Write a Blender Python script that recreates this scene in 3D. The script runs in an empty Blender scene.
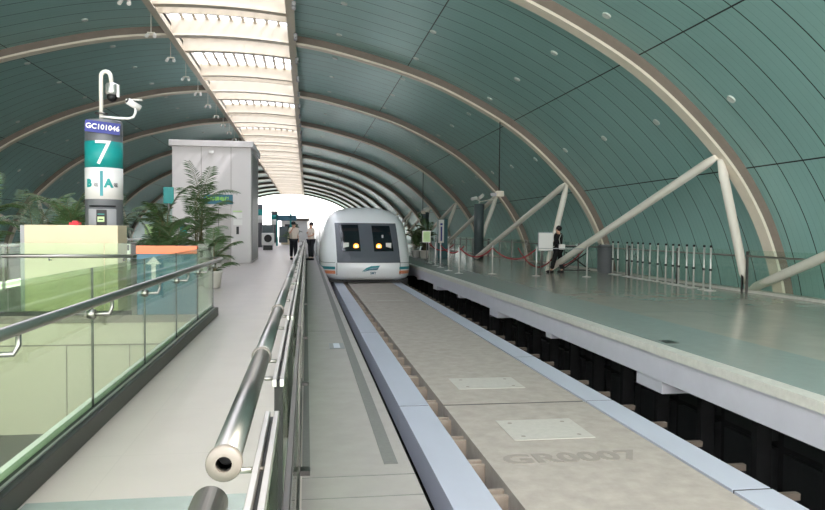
import bpy, bmesh, math, random
from mathutils import Vector, Matrix
random.seed(7)
PI = math.pi
SC = bpy.context.scene
COL = SC.collection

# ------------------------------------------------------------------ camera
def set_camera():
    yaw, pitch, roll = math.radians(8.65), math.radians(1.98), math.radians(0.5)
    fwd = Vector((math.sin(yaw)*math.cos(pitch), math.cos(yaw)*math.cos(pitch), -math.sin(pitch)))
    right = Vector((math.cos(yaw), -math.sin(yaw), 0)); up = right.cross(fwd)
    r2 = right*math.cos(roll)+up*math.sin(roll); u2 = up*math.cos(roll)-right*math.sin(roll)
    cd = bpy.data.cameras.new('camera'); co = bpy.data.objects.new('camera', cd); COL.objects.link(co)
    m = Matrix((r2, u2, -fwd)).transposed().to_4x4(); m.translation = Vector((0, 0, 1.5))
    co.matrix_world = m
    cd.sensor_width = 36; cd.lens = 36*700/825; cd.clip_start = .05; cd.clip_end = 2000
    SC.camera = co
set_camera()
# ------------------------------------------------------------------ world, sun, exposure
W = bpy.data.worlds.new('world'); SC.world = W; W.use_nodes = True
bg = W.node_tree.nodes['Background']; bg.inputs[0].default_value = (1, .985, .97, 1); bg.inputs[1].default_value = 1.7
sd = bpy.data.lights.new('sun', 'SUN'); sd.energy = 2.2; sd.angle = math.radians(1.5); sd.color = (1, .9, .78)
so = bpy.data.objects.new('sun', sd); COL.objects.link(so)
so.rotation_euler = Vector((.62, -.45, 1)).to_track_quat('Z', 'Y').to_euler()
VS = SC.view_settings
VS.view_transform = 'Standard'; VS.look = 'None'; VS.gamma = 1; VS.use_curve_mapping = False; VS.exposure = 1.9

# ------------------------------------------------------------------ materials
def lin(c): return tuple(((x/255)/12.92 if x/255 <= .04045 else ((x/255+.055)/1.055)**2.4) for x in c)+(1,)
def mat(name, rgb, rough=.5, metal=0, var=0, vscale=6, bump=0, spec=None, emit=None, alpha=None, coat=0, stretch=None):
    m = bpy.data.materials.new(name); m.use_nodes = True; nt = m.node_tree; b = nt.nodes['Principled BSDF']
    c = lin(rgb); b.inputs['Base Color'].default_value = c
    b.inputs['Roughness'].default_value = rough; b.inputs['Metallic'].default_value = metal
    if spec is not None: b.inputs['Specular IOR Level'].default_value = spec
    if coat: b.inputs['Coat Weight'].default_value = coat
    if emit: b.inputs['Emission Color'].default_value = c; b.inputs['Emission Strength'].default_value = emit
    if var or bump:
        tc = nt.nodes.new('ShaderNodeTexCoord'); n = nt.nodes.new('ShaderNodeTexNoise')
        n.inputs['Scale'].default_value = vscale; n.inputs['Detail'].default_value = 6; n.inputs['Roughness'].default_value = .65
        src = tc.outputs['Object']
        if stretch:
            mp = nt.nodes.new('ShaderNodeMapping'); mp.inputs['Scale'].default_value = stretch
            nt.links.new(src, mp.inputs['Vector']); src = mp.outputs['Vector']
        nt.links.new(src, n.inputs['Vector'])
        if var:
            r = nt.nodes.new('ShaderNodeValToRGB')
            r.color_ramp.elements[0].position = .3; r.color_ramp.elements[1].position = .7
            r.color_ramp.elements[0].color = tuple(x*(1-var) for x in c[:3])+(1,)
            r.color_ramp.elements[1].color = tuple(min(1, x*(1+var)) for x in c[:3])+(1,)
            nt.links.new(n.outputs['Fac'], r.inputs['Fac']); nt.links.new(r.outputs['Color'], b.inputs['Base Color'])
        if bump:
            bp = nt.nodes.new('ShaderNodeBump'); bp.inputs['Strength'].default_value = bump; bp.inputs['Distance'].default_value = .01
            nt.links.new(n.outputs['Fac'], bp.inputs['Height']); nt.links.new(bp.outputs['Normal'], b.inputs['Normal'])
    return m
def glass(name, rgb, mixf=.12, rough=.03, tint=(1, 1, 1, 1)):
    m = bpy.data.materials.new(name); m.use_nodes = True; nt = m.node_tree
    nt.nodes.remove(nt.nodes['Principled BSDF']); out = nt.nodes['Material Output']
    t = nt.nodes.new('ShaderNodeBsdfTransparent'); t.inputs[0].default_value = lin(rgb)
    g = nt.nodes.new('ShaderNodeBsdfGlossy'); g.inputs['Roughness'].default_value = rough; g.inputs[0].default_value = tint
    lw = nt.nodes.new('ShaderNodeLayerWeight'); lw.inputs[0].default_value = .5
    pw_ = nt.nodes.new('ShaderNodeMath'); pw_.operation = 'POWER'; pw_.inputs[1].default_value = 4.5; nt.links.new(lw.outputs['Facing'], pw_.inputs[0])
    f = nt.nodes.new('ShaderNodeMath'); f.operation = 'MULTIPLY_ADD'; f.inputs[1].default_value = .7; f.inputs[2].default_value = .025; nt.links.new(pw_.outputs[0], f.inputs[0])
    mx = nt.nodes.new('ShaderNodeMixShader')
    nt.links.new(f.outputs[0], mx.inputs[0]); nt.links.new(t.outputs[0], mx.inputs[1]); nt.links.new(g.outputs[0], mx.inputs[2])
    nt.links.new(mx.outputs[0], out.inputs[0]); return m
def skyglass(name):
    m = bpy.data.materials.new(name); m.use_nodes = True; nt = m.node_tree
    nt.nodes.remove(nt.nodes['Principled BSDF']); out = nt.nodes['Material Output']
    t = nt.nodes.new('ShaderNodeBsdfTransparent'); t.inputs[0].default_value = (.74, .77, .84, 1)
    g = nt.nodes.new('ShaderNodeBsdfTranslucent'); g.inputs[0].default_value = (.8, .83, .9, 1)
    mx = nt.nodes.new('ShaderNodeMixShader'); mx.inputs[0].default_value = .3
    nt.links.new(t.outputs[0], mx.inputs[1]); nt.links.new(g.outputs[0], mx.inputs[2])
    nt.links.new(mx.outputs[0], out.inputs[0]); return m

M = {}
M['cream'] = mat('cream_paint', (208, 197, 178), .6, var=.04, vscale=2)
M['ribflange'] = mat('rib_paint_lit', (228, 217, 200), .5, var=.05, vscale=3)  # rib beige lightened: floor bounce on the flange undersides is in the colour
M['ribweb'] = mat('rib_web_shaded', (128, 115, 104), .55, var=.08, vscale=3)  # rib beige darkened for dust and for shade on the web sides
M['strut'] = mat('strut_paint', (240, 234, 222), .45, var=.03, vscale=3)
M['seam'] = mat('joint_dark', (28, 36, 36), .6)
M['steel'] = mat('brushed_steel', (160, 157, 153), .33, 1, var=.06, vscale=10, stretch=(30, 1, 30))
M['steel_dark'] = mat('dark_steel', (110, 108, 106), .35, 1)
M['alu'] = mat('aluminium_cap', (205, 203, 200), .35, .9)
M['white'] = mat('white_plastic', (232, 230, 226), .5)
M['black'] = mat('black', (14, 14, 15), .5)
M['rubber'] = mat('dark_rubber', (104, 103, 101), .8, var=.12, vscale=30)
M['curb'] = mat('dark_curb', (44, 46, 44), .4, .2, var=.1, vscale=8)
M['glass'] = glass('clear_glass', (246, 250, 247))
M['glass_g'] = glass('green_glass', (237, 246, 235))
M['skyglass'] = skyglass('skylight_glass')
M['lift'] = mat('lift_panel', (212, 207, 205), .45, var=.02, vscale=1.5)
M['rail'] = mat('rail_paint', (184, 188, 200), .42, var=.035, vscale=2.5, stretch=(1, .3, 1))
M['deck'] = mat('deck_concrete', (166, 157, 148), .85, var=.13, vscale=5, bump=.25)
M['deck_rib'] = mat('deck_rib', (160, 146, 132), .85, var=.12, vscale=8)
M['stub'] = mat('stub_shaded', (98, 88, 78), .8, var=.15, vscale=9)  # tan darkened: the shadow around the stubs is in the colour
M['plate'] = mat('pale_plate', (183, 178, 170), .75, var=.07, vscale=14)
M['groove'] = mat('groove', (147, 139, 131), .9, var=.05, vscale=10)
M['fascia'] = mat('fascia_paint', (190, 189, 198), .6, var=.04, vscale=3)
M['lip'] = mat('lip_stone', (196, 194, 186), .55, var=.10, vscale=9)
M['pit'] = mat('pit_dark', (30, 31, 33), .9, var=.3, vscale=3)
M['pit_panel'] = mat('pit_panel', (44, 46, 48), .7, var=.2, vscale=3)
M['concrete'] = mat('walk_concrete', (146, 140, 137), .6, var=.09, vscale=3.5, bump=.08)
M['tealband'] = mat('floor_teal_band', (146, 155, 150), .24, var=.05, vscale=6)
M['boxcream'] = mat('box_cream', (212, 197, 165), .5, var=.02, vscale=3)
M['wellcream'] = mat('well_cream', (208, 202, 182), .5, var=.02, vscale=3)
M['grey'] = mat('grey_paint', (112, 114, 118), .4, .2, var=.03, vscale=4)
M['pillar'] = mat('pillar_grey', (84, 96, 98), .4, .2)
M['lgrey'] = mat('light_grey', (165, 165, 168), .5)
M['teal'] = mat('sign_teal', (26, 150, 146), .45)
M['blue'] = mat('sign_blue', (30, 44, 132), .45)
M['liftblue'] = mat('lift_sign_blue', (46, 112, 132), .45)
M['signgreen'] = mat('sign_green', (150, 220, 90), .5)
M['orange'] = mat('orange', (236, 128, 86), .5)
M['counterblue'] = mat('counter_blue', (60, 110, 130), .45)
M['darkteal'] = mat('dark_teal', (14, 84, 88), .4)
M['leaf'] = mat('leaf', (66, 92, 50), .5, var=.3, vscale=3)
M['leaf2'] = mat('leaf_pale', (92, 112, 88), .5, var=.3, vscale=3)
M['stem'] = mat('stem', (98, 92, 58), .7)
M['pot'] = mat('pot', (214, 208, 200), .5)
M['soil'] = mat('soil', (60, 48, 38), .9)
M['rope'] = mat('rope_red', (140, 28, 38), .8)
M['train'] = mat('train_white', (238, 239, 240), .3, coat=.3)
M['trainglass'] = mat('train_panel', (92, 96, 104), .25)
M['window'] = mat('dark_window', (20, 26, 34), .08, spec=.8)
M['stealteal'] = mat('stripe_teal', (40, 138, 146), .4)
M['stripeor'] = mat('stripe_orange', (232, 150, 110), .4)
M['chrome'] = mat('chrome_post', (206, 204, 200), .35, .45)
M['doorsteel'] = mat('door_steel', (150, 147, 145), .4, .5, var=.05, vscale=3)
M['lamp'] = mat('lamp_orange', (255, 150, 40), .4, emit=.9)
M['lampcore'] = mat('lamp_core', (255, 225, 150), .4, emit=1.2)
M['downlight'] = mat('downlight', (205, 214, 208), .35)
M['skin'] = mat('skin', (206, 160, 134), .6)
M['hair'] = mat('hair', (18, 16, 16), .6)
M['shirt'] = mat('shirt', (226, 212, 198), .8)
M['navy'] = mat('navy_cloth', (26, 27, 34), .85)
M['blackcloth'] = mat('black_cloth', (16, 17, 20), .85)
M['red'] = mat('red', (210, 30, 44), .5)
M['lime'] = mat('notice_green', (196, 222, 160), .5)
M['ground'] = mat('ground', (150, 150, 145), .9, var=.1, vscale=.2)
M['flange'] = mat('ring_plastic', (108, 103, 96), .4)

def floor_mat(name, rgb, rough, tx, ty, var=.05, joint=.8, offx=0):
    """polished stone slabs: thin joints every tx / ty metres"""
    m = mat(name, rgb, rough, var=var, vscale=1.6); nt = m.node_tree; b = nt.nodes['Principled BSDF']
    tc = nt.nodes.new('ShaderNodeTexCoord'); sp = nt.nodes.new('ShaderNodeSeparateXYZ'); nt.links.new(tc.outputs['Object'], sp.inputs[0])
    def line(sock, per, w, off=0):
        a = nt.nodes.new('ShaderNodeMath'); a.operation = 'ADD'; a.inputs[1].default_value = 1000*per+off; nt.links.new(sock, a.inputs[0])
        k = nt.nodes.new('ShaderNodeMath'); k.operation = 'MODULO'; k.inputs[1].default_value = per; nt.links.new(a.outputs[0], k.inputs[0])
        l = nt.nodes.new('ShaderNodeMath'); l.operation = 'LESS_THAN'; l.inputs[1].default_value = w; nt.links.new(k.outputs[0], l.inputs[0]); return l.outputs[0]
    mx = nt.nodes.new('ShaderNodeMath'); mx.operation = 'MAXIMUM'
    nt.links.new(line(sp.outputs[0], tx, .008, offx), mx.inputs[0]); nt.links.new(line(sp.outputs[1], ty, .012), mx.inputs[1])
    src = b.inputs['Base Color'].links[0].from_socket
    mc = nt.nodes.new('ShaderNodeMix'); mc.data_type = 'RGBA'; mc.blend_type = 'MULTIPLY'
    nt.links.new(mx.outputs[0], mc.inputs['Factor']); nt.links.new(src, mc.inputs['A']); mc.inputs['B'].default_value = (joint, joint, joint, 1)
    nt.links.new(mc.outputs['Result'], b.inputs['Base Color'])
    n = nt.nodes.new('ShaderNodeTexNoise'); n.inputs['Scale'].default_value = 2.5; n.inputs['Detail'].default_value = 5
    nt.links.new(tc.outputs['Object'], n.inputs['Vector'])
    mr = nt.nodes.new('ShaderNodeMapRange'); mr.inputs['To Min'].default_value = rough*.88; mr.inputs['To Max'].default_value = rough*1.14
    nt.links.new(n.outputs['Fac'], mr.inputs['Value']); nt.links.new(mr.outputs[0], b.inputs['Roughness'])
    return m
M['floor_l'] = floor_mat('floor_left_stone', (182, 172, 165), .34, 1.2, 1.2, .04, .93)
M['floor_r'] = floor_mat('floor_right_stone', (168, 164, 153), .17, 1.5, 3.1, .06, .8)

def ceiling_mat():
    m = mat('teal_ceiling', (148, 189, 185), .34, .2, var=.05, vscale=.5); nt = m.node_tree; b = nt.nodes['Principled BSDF']
    uv = nt.nodes.new('ShaderNodeUVMap'); uv.uv_map = 'UVMap'
    sp = nt.nodes.new('ShaderNodeSeparateXYZ'); nt.links.new(uv.outputs[0], sp.inputs[0])
    def mth(op, a, bb=None):
        k = nt.nodes.new('ShaderNodeMath'); k.operation = op
        if isinstance(a, (int, float)): k.inputs[0].default_value = a
        else: nt.links.new(a, k.inputs[0])
        if bb is not None:
            if isinstance(bb, (int, float)): k.inputs[1].default_value = bb
            else: nt.links.new(bb, k.inputs[1])
        return k.outputs[0]
    s, y = sp.outputs[0], sp.outputs[1]
    yy = mth('ADD', y, 1010-15.9+.42)
    seam = mth('LESS_THAN', mth('MODULO', yy, 10.1/12), .030)
    rib = mth('LESS_THAN', mth('MODULO', yy, 10.1/48), .010)
    js = None
    for s0 in JOINTS:
        l = mth('LESS_THAN', mth('ABSOLUTE', mth('SUBTRACT', mth('ABSOLUTE', s), s0)), .018)
        js = l if js is None else mth('MAXIMUM', js, l)
    dark = mth('MAXIMUM', seam, js)
    src = b.inputs['Base Color'].links[0].from_socket
    mc = nt.nodes.new('ShaderNodeMix'); mc.data_type = 'RGBA'; mc.blend_type = 'MIX'
    nt.links.new(dark, mc.inputs['Factor']); nt.links.new(src, mc.inputs['A']); mc.inputs['B'].default_value = (.006, .012, .012, 1)
    m2 = nt.nodes.new('ShaderNodeMix'); m2.data_type = 'RGBA'; m2.blend_type = 'MULTIPLY'
    nt.links.new(rib, m2.inputs['Factor']); nt.links.new(mc.outputs['Result'], m2.inputs['A']); m2.inputs['B'].default_value = (.72, .76, .76, 1)
    nt.links.new(m2.outputs['Result'], b.inputs['Base Color'])
    return m

# ------------------------------------------------------------------ mesh helpers
class MB:
    def __init__(s): s.v = []; s.f = []; s.sm = []
    def add(s, vs, fs, smooth=False):
        o = len(s.v); s.v += [tuple(x) for x in vs]; s.f += [tuple(i+o for i in f) for f in fs]; s.sm += [smooth]*len(fs); return s
    def box(s, x0, x1, y0, y1, z0, z1):
        vs = [(x, y, z) for x in (x0, x1) for y in (y0, y1) for z in (z0, z1)]
        return s.add(vs, [(0, 1, 3, 2), (4, 6, 7, 5), (0, 4, 5, 1), (2, 3, 7, 6), (0, 2, 6, 4), (1, 5, 7, 3)])
    def tube(s, path, r, n=12, caps=True, smooth=True):
        path = [Vector(p) for p in path]; k = len(path)
        rs = r if isinstance(r, (list, tuple)) else [r]*k
        vs = []; prev = None
        for i, p in enumerate(path):
            t = (path[min(i+1, k-1)]-path[max(i-1, 0)]).normalized()
            if prev is None:
                a = Vector((0, 0, 1)) if abs(t.z) < .9 else Vector((1, 0, 0)); u = t.cross(a).normalized()
            else: u = (prev-t*prev.dot(t)).normalized()
            prev = u; w = t.cross(u)
            vs += [p+(u*math.cos(2*PI*j/n)+w*math.sin(2*PI*j/n))*rs[i] for j in range(n)]
        fs = [(i*n+j, i*n+(j+1) % n, (i+1)*n+(j+1) % n, (i+1)*n+j) for i in range(k-1) for j in range(n)]
        s.add(vs, fs, smooth)
        if caps:
            o = len(s.v)-k*n
            s.f += [tuple(o+j for j in range(n))[::-1], tuple(o+(k-1)*n+j for j in range(n))]; s.sm += [False]*2
        return s
    def lathe(s, prof, c=(0, 0, 0), n=20, smooth=True):
        vs = [(c[0]+r*math.cos(2*PI*j/n), c[1]+r*math.sin(2*PI*j/n), c[2]+z) for r, z in prof for j in range(n)]
        k = len(prof)
        fs = [(i*n+j, i*n+(j+1) % n, (i+1)*n+(j+1) % n, (i+1)*n+j) for i in range(k-1) for j in range(n)]
        s.add(vs, fs, smooth); o = len(s.v)-k*n
        s.f += [tuple(o+j for j in range(n))[::-1], tuple(o+(k-1)*n+j for j in range(n))]; s.sm += [False]*2
        return s
    def ball(s, c, r, n=14, sc=(1, 1, 1)):
        prof = [(max(1e-4, r*math.sin(PI*i/n)), -r*math.cos(PI*i/n)) for i in range(n+1)]
        t = MB().lathe(prof, n=n+4)
        return s.add([(c[0]+x*sc[0], c[1]+y*sc[1], c[2]+z*sc[2]) for x, y, z in t.v], t.f, True)
    def prism(s, poly, h, axis='z', o=(0, 0, 0)):
        n = len(poly)
        def P(a, b, t):
            if axis == 'z': return (o[0]+a, o[1]+b, o[2]+t)
            if axis == 'y': return (o[0]+a, o[1]+t, o[2]+b)
            return (o[0]+t, o[1]+a, o[2]+b)
        vs = [P(a, b, 0) for a, b in poly]+[P(a, b, h) for a, b in poly]
        fs = [tuple(range(n))[::-1], tuple(range(n, 2*n))]+[(i, (i+1) % n, n+(i+1) % n, n+i) for i in range(n)]
        return s.add(vs, fs)
    def ring_sweep(s, frames, smooth=False):
        """frames: list of equal-length point loops"""
        n = len(frames[0]); k = len(frames)
        vs = [p for fr in frames for p in fr]
        fs = [(i*n+j, i*n+(j+1) % n, (i+1)*n+(j+1) % n, (i+1)*n+j) for i in range(k-1) for j in range(n)]
        fs += [tuple(range(n))[::-1], tuple((k-1)*n+j for j in range(n))]
        return s.add(vs, fs, smooth)
    def mesh(s, name, m=None, off=(0, 0, 0)):
        me = bpy.data.meshes.new(name)
        me.from_pydata([(x-off[0], y-off[1], z-off[2]) for x, y, z in s.v], [], s.f)
        for p, q in zip(me.polygons, s.sm): p.use_smooth = q
        if m: me.materials.append(m)
        bm = bmesh.new(); bm.from_mesh(me); bmesh.ops.recalc_face_normals(bm, faces=bm.faces); bm.to_mesh(me); bm.free()
        return me
    def build(s, name, m, parent=None, bevel=0):
        off = tuple(parent.location) if parent is not None and parent.parent is None and parent.type == 'EMPTY' else None
        if parent is not None and off is None:
            q = parent; off = Vector((0, 0, 0))
            while q is not None: off += q.location; q = q.parent
            off = tuple(off)
        if parent is None: off = (0, 0, 0)
        o = bpy.data.objects.new(name, s.mesh(name, M[m] if isinstance(m, str) else m, off)); COL.objects.link(o)
        if parent is not None: o.parent = parent
        if bevel:
            b = o.modifiers.new('bevel', 'BEVEL'); b.width = bevel; b.segments = 2; b.limit_method = 'ANGLE'
        return o
def tag(o, label=None, cat=None, group=None, kind=None):
    if label: o['label'] = label
    if cat: o['category'] = cat
    if group: o['group'] = group
    if kind: o['kind'] = kind
    return o
def struct(o): o['kind'] = 'structure'; return o
def thing(name, label, cat, loc=(0, 0, 0), group=None):
    o = bpy.data.objects.new(name, None); o.empty_display_size = .2; COL.objects.link(o); o.location = loc
    return tag(o, label, cat, group)
def single(name, mb, m, label, cat, base, group=None, bevel=0):
    """a one-mesh thing whose origin is at its base"""
    o = bpy.data.objects.new(name, mb.mesh(name, M[m] if isinstance(m, str) else m, base)); COL.objects.link(o); o.location = base
    if bevel:
        b = o.modifiers.new('bevel', 'BEVEL'); b.width = bevel; b.segments = 2; b.limit_method = 'ANGLE'
    return tag(o, label, cat, group)
CH = {}
def copy_tree(o, loc=None, rz=None, label=None, group=None, parent=None):
    c = o.copy(); COL.objects.link(c)
    if parent is not None: c.parent = parent
    if loc is not None: c.location = loc
    if rz is not None: c.rotation_euler = (0, 0, rz)
    if label: c['label'] = label
    if group: c['group'] = group
    for ch in list(o.children): copy_tree(ch, parent=c)
    return c
def text_mesh(s, size, font_bold=0.0, align='CENTER', ext=.004):
    cu = bpy.data.curves.new('lettering', 'FONT'); cu.body = s; cu.size = size; cu.align_x = align; cu.align_y = 'CENTER'
    cu.extrude = ext; cu.offset = font_bold; cu.resolution_u = 3
    o = bpy.data.objects.new('lettering_tmp', cu); COL.objects.link(o)
    bpy.context.view_layer.update()
    dg = bpy.context.evaluated_depsgraph_get()
    me = bpy.data.meshes.new_from_object(o.evaluated_get(dg))
    vs = [tuple(v.co) for v in me.vertices]; fs = [tuple(p.vertices) for p in me.polygons]
    bpy.data.objects.remove(o); bpy.data.meshes.remove(me)
    return vs, fs
def text_flat(name, s, size, origin, xdir, ydir, m, parent, bold=0, align='CENTER', sx=1):
    vs, fs = text_mesh(s, size, bold, align); xd = Vector(xdir); yd = Vector(ydir); nd = xd.cross(yd); o = Vector(origin)
    return MB().add([o+xd*a*sx+yd*b+nd*c for a, b, c in vs], fs).build(name, m, parent)

ORD = ['first', 'second', 'third', 'fourth', 'fifth', 'sixth', 'seventh', 'eighth', 'ninth', 'tenth', 'eleventh', 'twelfth', 'thirteenth',
       'fourteenth', 'fifteenth', 'sixteenth', 'seventeenth', 'eighteenth', 'nineteenth', 'twentieth', 'twenty-first', 'twenty-second']

# ------------------------------------------------------------------ vault profile (cross-section x, z)
CX0 = -3.2; Y0 = 15.9; BAY = 10.1; YEND = Y0+BAY*12
HALF = [(0, 8.34), (2.8, 8.18), (5.1, 7.74), (7.8, 6.95), (10.15, 5.84), (11.7, 4.8), (13.18, 3.4), (14.05, 2.2), (14.6, 1.0), (14.93, -.3), (15.0, -1.8)]
def catmull(P, n=6):
    out = []
    for i in range(len(P)-1):
        p0 = P[max(i-1, 0)]; p1 = P[i]; p2 = P[i+1]; p3 = P[min(i+2, len(P)-1)]
        for k in range(n):
            t = k/n
            out.append(tuple(.5*((2*b)+(-a+c)*t+(2*a-5*b+4*c-d)*t*t+(-a+3*b-3*c+d)*t**3) for a, b, c, d in zip(p0, p1, p2, p3)))
    out.append(P[-1]); return out
full = [(-a, b) for a, b in HALF[:0:-1]]+HALF
PROF = catmull(full, 6)                               # dx, z from left foot to right foot
def offset_prof(d):
    out = []
    for i, p in enumerate(PROF):
        a = PROF[max(i-1, 0)]; b = PROF[min(i+1, len(PROF)-1)]
        tx, tz = b[0]-a[0], b[1]-a[1]; l = math.hypot(tx, tz)
        out.append((CX0+p[0]-tz/l*d, p[1]+tx/l*d))
    return out
def at_dx(dx, d=0):
    pr = offset_prof(d); best = min(pr, key=lambda q: abs(q[0]-CX0-dx)); return best
def zat(x, d=0):
    pr = offset_prof(d)
    for a, b in zip(pr, pr[1:]):
        if a[0] <= x <= b[0]: t = (x-a[0])/(b[0]-a[0]); return a[1]*(1-t)+b[1]*t
    return pr[0][1]
CEIL = offset_prof(.33)
arc = [0]
for a, b in zip(CEIL, CEIL[1:]): arc.append(arc[-1]+math.hypot(b[0]-a[0], b[1]-a[1]))
mid = arc[-1]/2
def s_at(x):
    for i in range(len(CEIL)-1):
        a, b = CEIL[i], CEIL[i+1]
        if a[0] <= x <= b[0]: return arc[i]+(x-a[0])/(b[0]-a[0])*(arc[i+1]-arc[i])-mid
JOINTS = [s_at(CX0+6.9), s_at(CX0+11.0), s_at(CX0+13.85)]
M['ceiling'] = ceiling_mat()
SKL, SKR = -4.72, -.58            # skylight opening

def ceiling_shell(x0, x1):
    pts = [(x, z, a-mid) for (x, z), a in zip(CEIL, arc) if x0 < x < x1]
    if x0 > -50 and x0 > CEIL[0][0]: pts = [(x0, zat(x0, .33), s_at(x0))]+pts
    if x1 < CEIL[-1][0]: pts = pts+[(x1, zat(x1, .33), s_at(x1))]
    ya, yb = -1.0, YEND+.3
    me = bpy.data.meshes.new('ceiling'); n = len(pts)
    bmm = bmesh.new(); uvl = bmm.loops.layers.uv.new('UVMap')
    lo = []; hi = []
    for x, z, s in pts:
        lo.append([bmm.verts.new((x, y, z)) for y in (ya, yb)]); hi.append([bmm.verts.new((x, y, z+.12)) for y in (ya, yb)])
    for L, fl in ((lo, False), (hi, True)):
        for i in range(n-1):
            q = [L[i][0], L[i+1][0], L[i+1][1], L[i][1]]
            uvq = [(pts[i][2], ya), (pts[i+1][2], ya), (pts[i+1][2], yb), (pts[i][2], yb)]
            if not fl: q.reverse(); uvq.reverse()
            f = bmm.faces.new(q); f.smooth = True
            for lp, w in zip(f.loops, uvq): lp[uvl].uv = w
    for k in (0, n-1): bmm.faces.new([lo[k][0], lo[k][1], hi[k][1], hi[k][0]])
    bmm.to_mesh(me); bmm.free(); me.materials.append(M['ceiling'])
    o = bpy.data.objects.new('ceiling', me); COL.objects.link(o); struct(o)
ceiling_shell(-60, SKL); ceiling_shell(SKR, 60)

# ------------------------------------------------------------------ ground and slabs
struct(MB().box(-160, 160, -40, 420, -6.2, -6).build('ground', 'ground'))
PX0, PX1 = -7.3, .67               # centre platform
WX0, WX1, WY0, WY1 = -6.6, -1.62, -3, 12.7   # stair well in it
fl = MB()
fl.box(WX1, -.02, -3, YEND+6, -.35, 0); fl.box(PX0, WX0, -3, WY1, -.35, 0); fl.box(PX0, WX1, WY1+.15, YEND+6, -.35, 0); fl.box(PX0, WX1, WY1, WY1+.15, -.13, 0)
struct(fl.build('floor', 'floor_l'))
struct(MB().box(-.02, PX1, -3, YEND+6, -.35, 0).build('floor_walkway', 'concrete'))
struct(MB().box(.45, PX1-.02, -3, YEND+6, -6, -.35).build('wall_platform_edge', 'fascia'))
# far left platform beyond its own track
struct(MB().box(-18.0, -11.1, -3, YEND+6, -.5, 0).build('floor_left', 'floor_r'))
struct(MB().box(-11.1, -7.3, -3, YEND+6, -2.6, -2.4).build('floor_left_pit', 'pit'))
# right platform
struct(MB().box(4.75, 11.35, -3, YEND+6, -.16, 0).build('floor_right', 'floor_r'))
struct(MB().box(4.76, 6.05, -3, YEND+6, .0, .003).build('trim_1', 'tealband'))
struct(MB().box(4.56, 4.75, -3, YEND+6, -.10, .004).build('trim_2', 'lip'))
struct(MB().box(4.60, 4.75, -3, YEND+6, -.44, -.10).build('trim_3', 'fascia'))
struct(MB().box(11.15, 11.4, -3, YEND+6, .0, .07).build('trim_4', 'lip'))
struct(MB().box(-1.5, -.2, -3, 4.02, 0, .003).build('trim_5', 'tealband'))
# corbels under the right platform
fas = MB()
for k in range(26):
    y = 8.87+4*k; h = .17 if k % 2 == 0 else .09; w = .36 if k % 2 == 0 else .15
    fas.box(4.62, 5.3, y-w, y+w, -.44-h, -.44)
struct(fas.build('trim_6', 'fascia'))
# pit: floor, back wall of panels, posts
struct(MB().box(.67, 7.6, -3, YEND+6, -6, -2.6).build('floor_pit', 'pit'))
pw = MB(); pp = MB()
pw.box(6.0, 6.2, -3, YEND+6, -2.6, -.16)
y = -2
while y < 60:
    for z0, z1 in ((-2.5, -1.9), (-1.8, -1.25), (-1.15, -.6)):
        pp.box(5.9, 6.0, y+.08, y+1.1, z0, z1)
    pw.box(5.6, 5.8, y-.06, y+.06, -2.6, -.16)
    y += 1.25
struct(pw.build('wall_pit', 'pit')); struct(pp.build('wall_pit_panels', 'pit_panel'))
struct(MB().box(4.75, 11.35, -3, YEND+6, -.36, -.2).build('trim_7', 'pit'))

# ------------------------------------------------------------------ skylight bays
def skylight(n, ya):
    top = lambda x: zat(x, 0)+1.0
    root = MB()
    g = MB()
    xs = [SKL+(SKR-SKL)*i/10 for i in range(11)]
    def beam(y0, y1, z_lo, z_hi, mb, flg=None):
        fr = []
        for x in xs: fr.append([(x, y0, zat(x)+z_lo), (x, y1, zat(x)+z_lo), (x, y1, zat(x)+z_hi), (x, y0, zat(x)+z_hi)])
        mb.ring_sweep(fr)
    b = MB()
    # side girders
    for x, w in ((SKL, -.14), (SKR, .14)):
        b.box(min(x, x+w), max(x, x+w), ya, ya+BAY, zat(x)-.02, zat(x)+.68)
        b.box(min(x-.06, x+w+.06), max(x+.06, x+w+.06) if w > 0 else x+.12, ya, ya+BAY, zat(x)-.06, zat(x)-.02)
    beam(ya-.16, ya+.16, .02, .62, b)
    for q, h in ((2.35, .36), (6.9, .40)):
        beam(ya+q-.05, ya+q+.05, h-.25, .62, b)
        beam(ya+q-.16, ya+q+.16, h-.31, h-.25, b)
    # slotted band next to the far quarter beam
    beam(ya+7.55, ya+7.63, .05, .28, b); beam(ya+7.55, ya+7.63, .42, .62, b)
    for x in xs[1:-1]: b.box(x-.07, x+.07, ya+7.55, ya+7.63, zat(x)+.26, zat(x)+.44)
    root = b.build(f'window_{n}', 'cream'); struct(root)
    mu = MB()
    for i in range(1, 10):
        x = xs[i]; mu.box(x-.05, x+.05, ya, ya+BAY, zat(x)+.56, zat(x)+.64)
    for k in range(1, 9): beam(ya+k*BAY/9-.03, ya+k*BAY/9+.03, .58, .64, mu)
    mu.build('window_frame', 'ribflange', root)
    gl = MB(); fr = []
    for x in xs: fr.append([(x, ya, zat(x)+.65), (x, ya+BAY, zat(x)+.65), (x, ya+BAY, zat(x)+.67), (x, ya, zat(x)+.67)])
    gl.ring_sweep(fr); gl.build('pane', 'skyglass', root)
for i, n in enumerate(range(-2, 12)): skylight(i+1, Y0+BAY*n)

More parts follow.
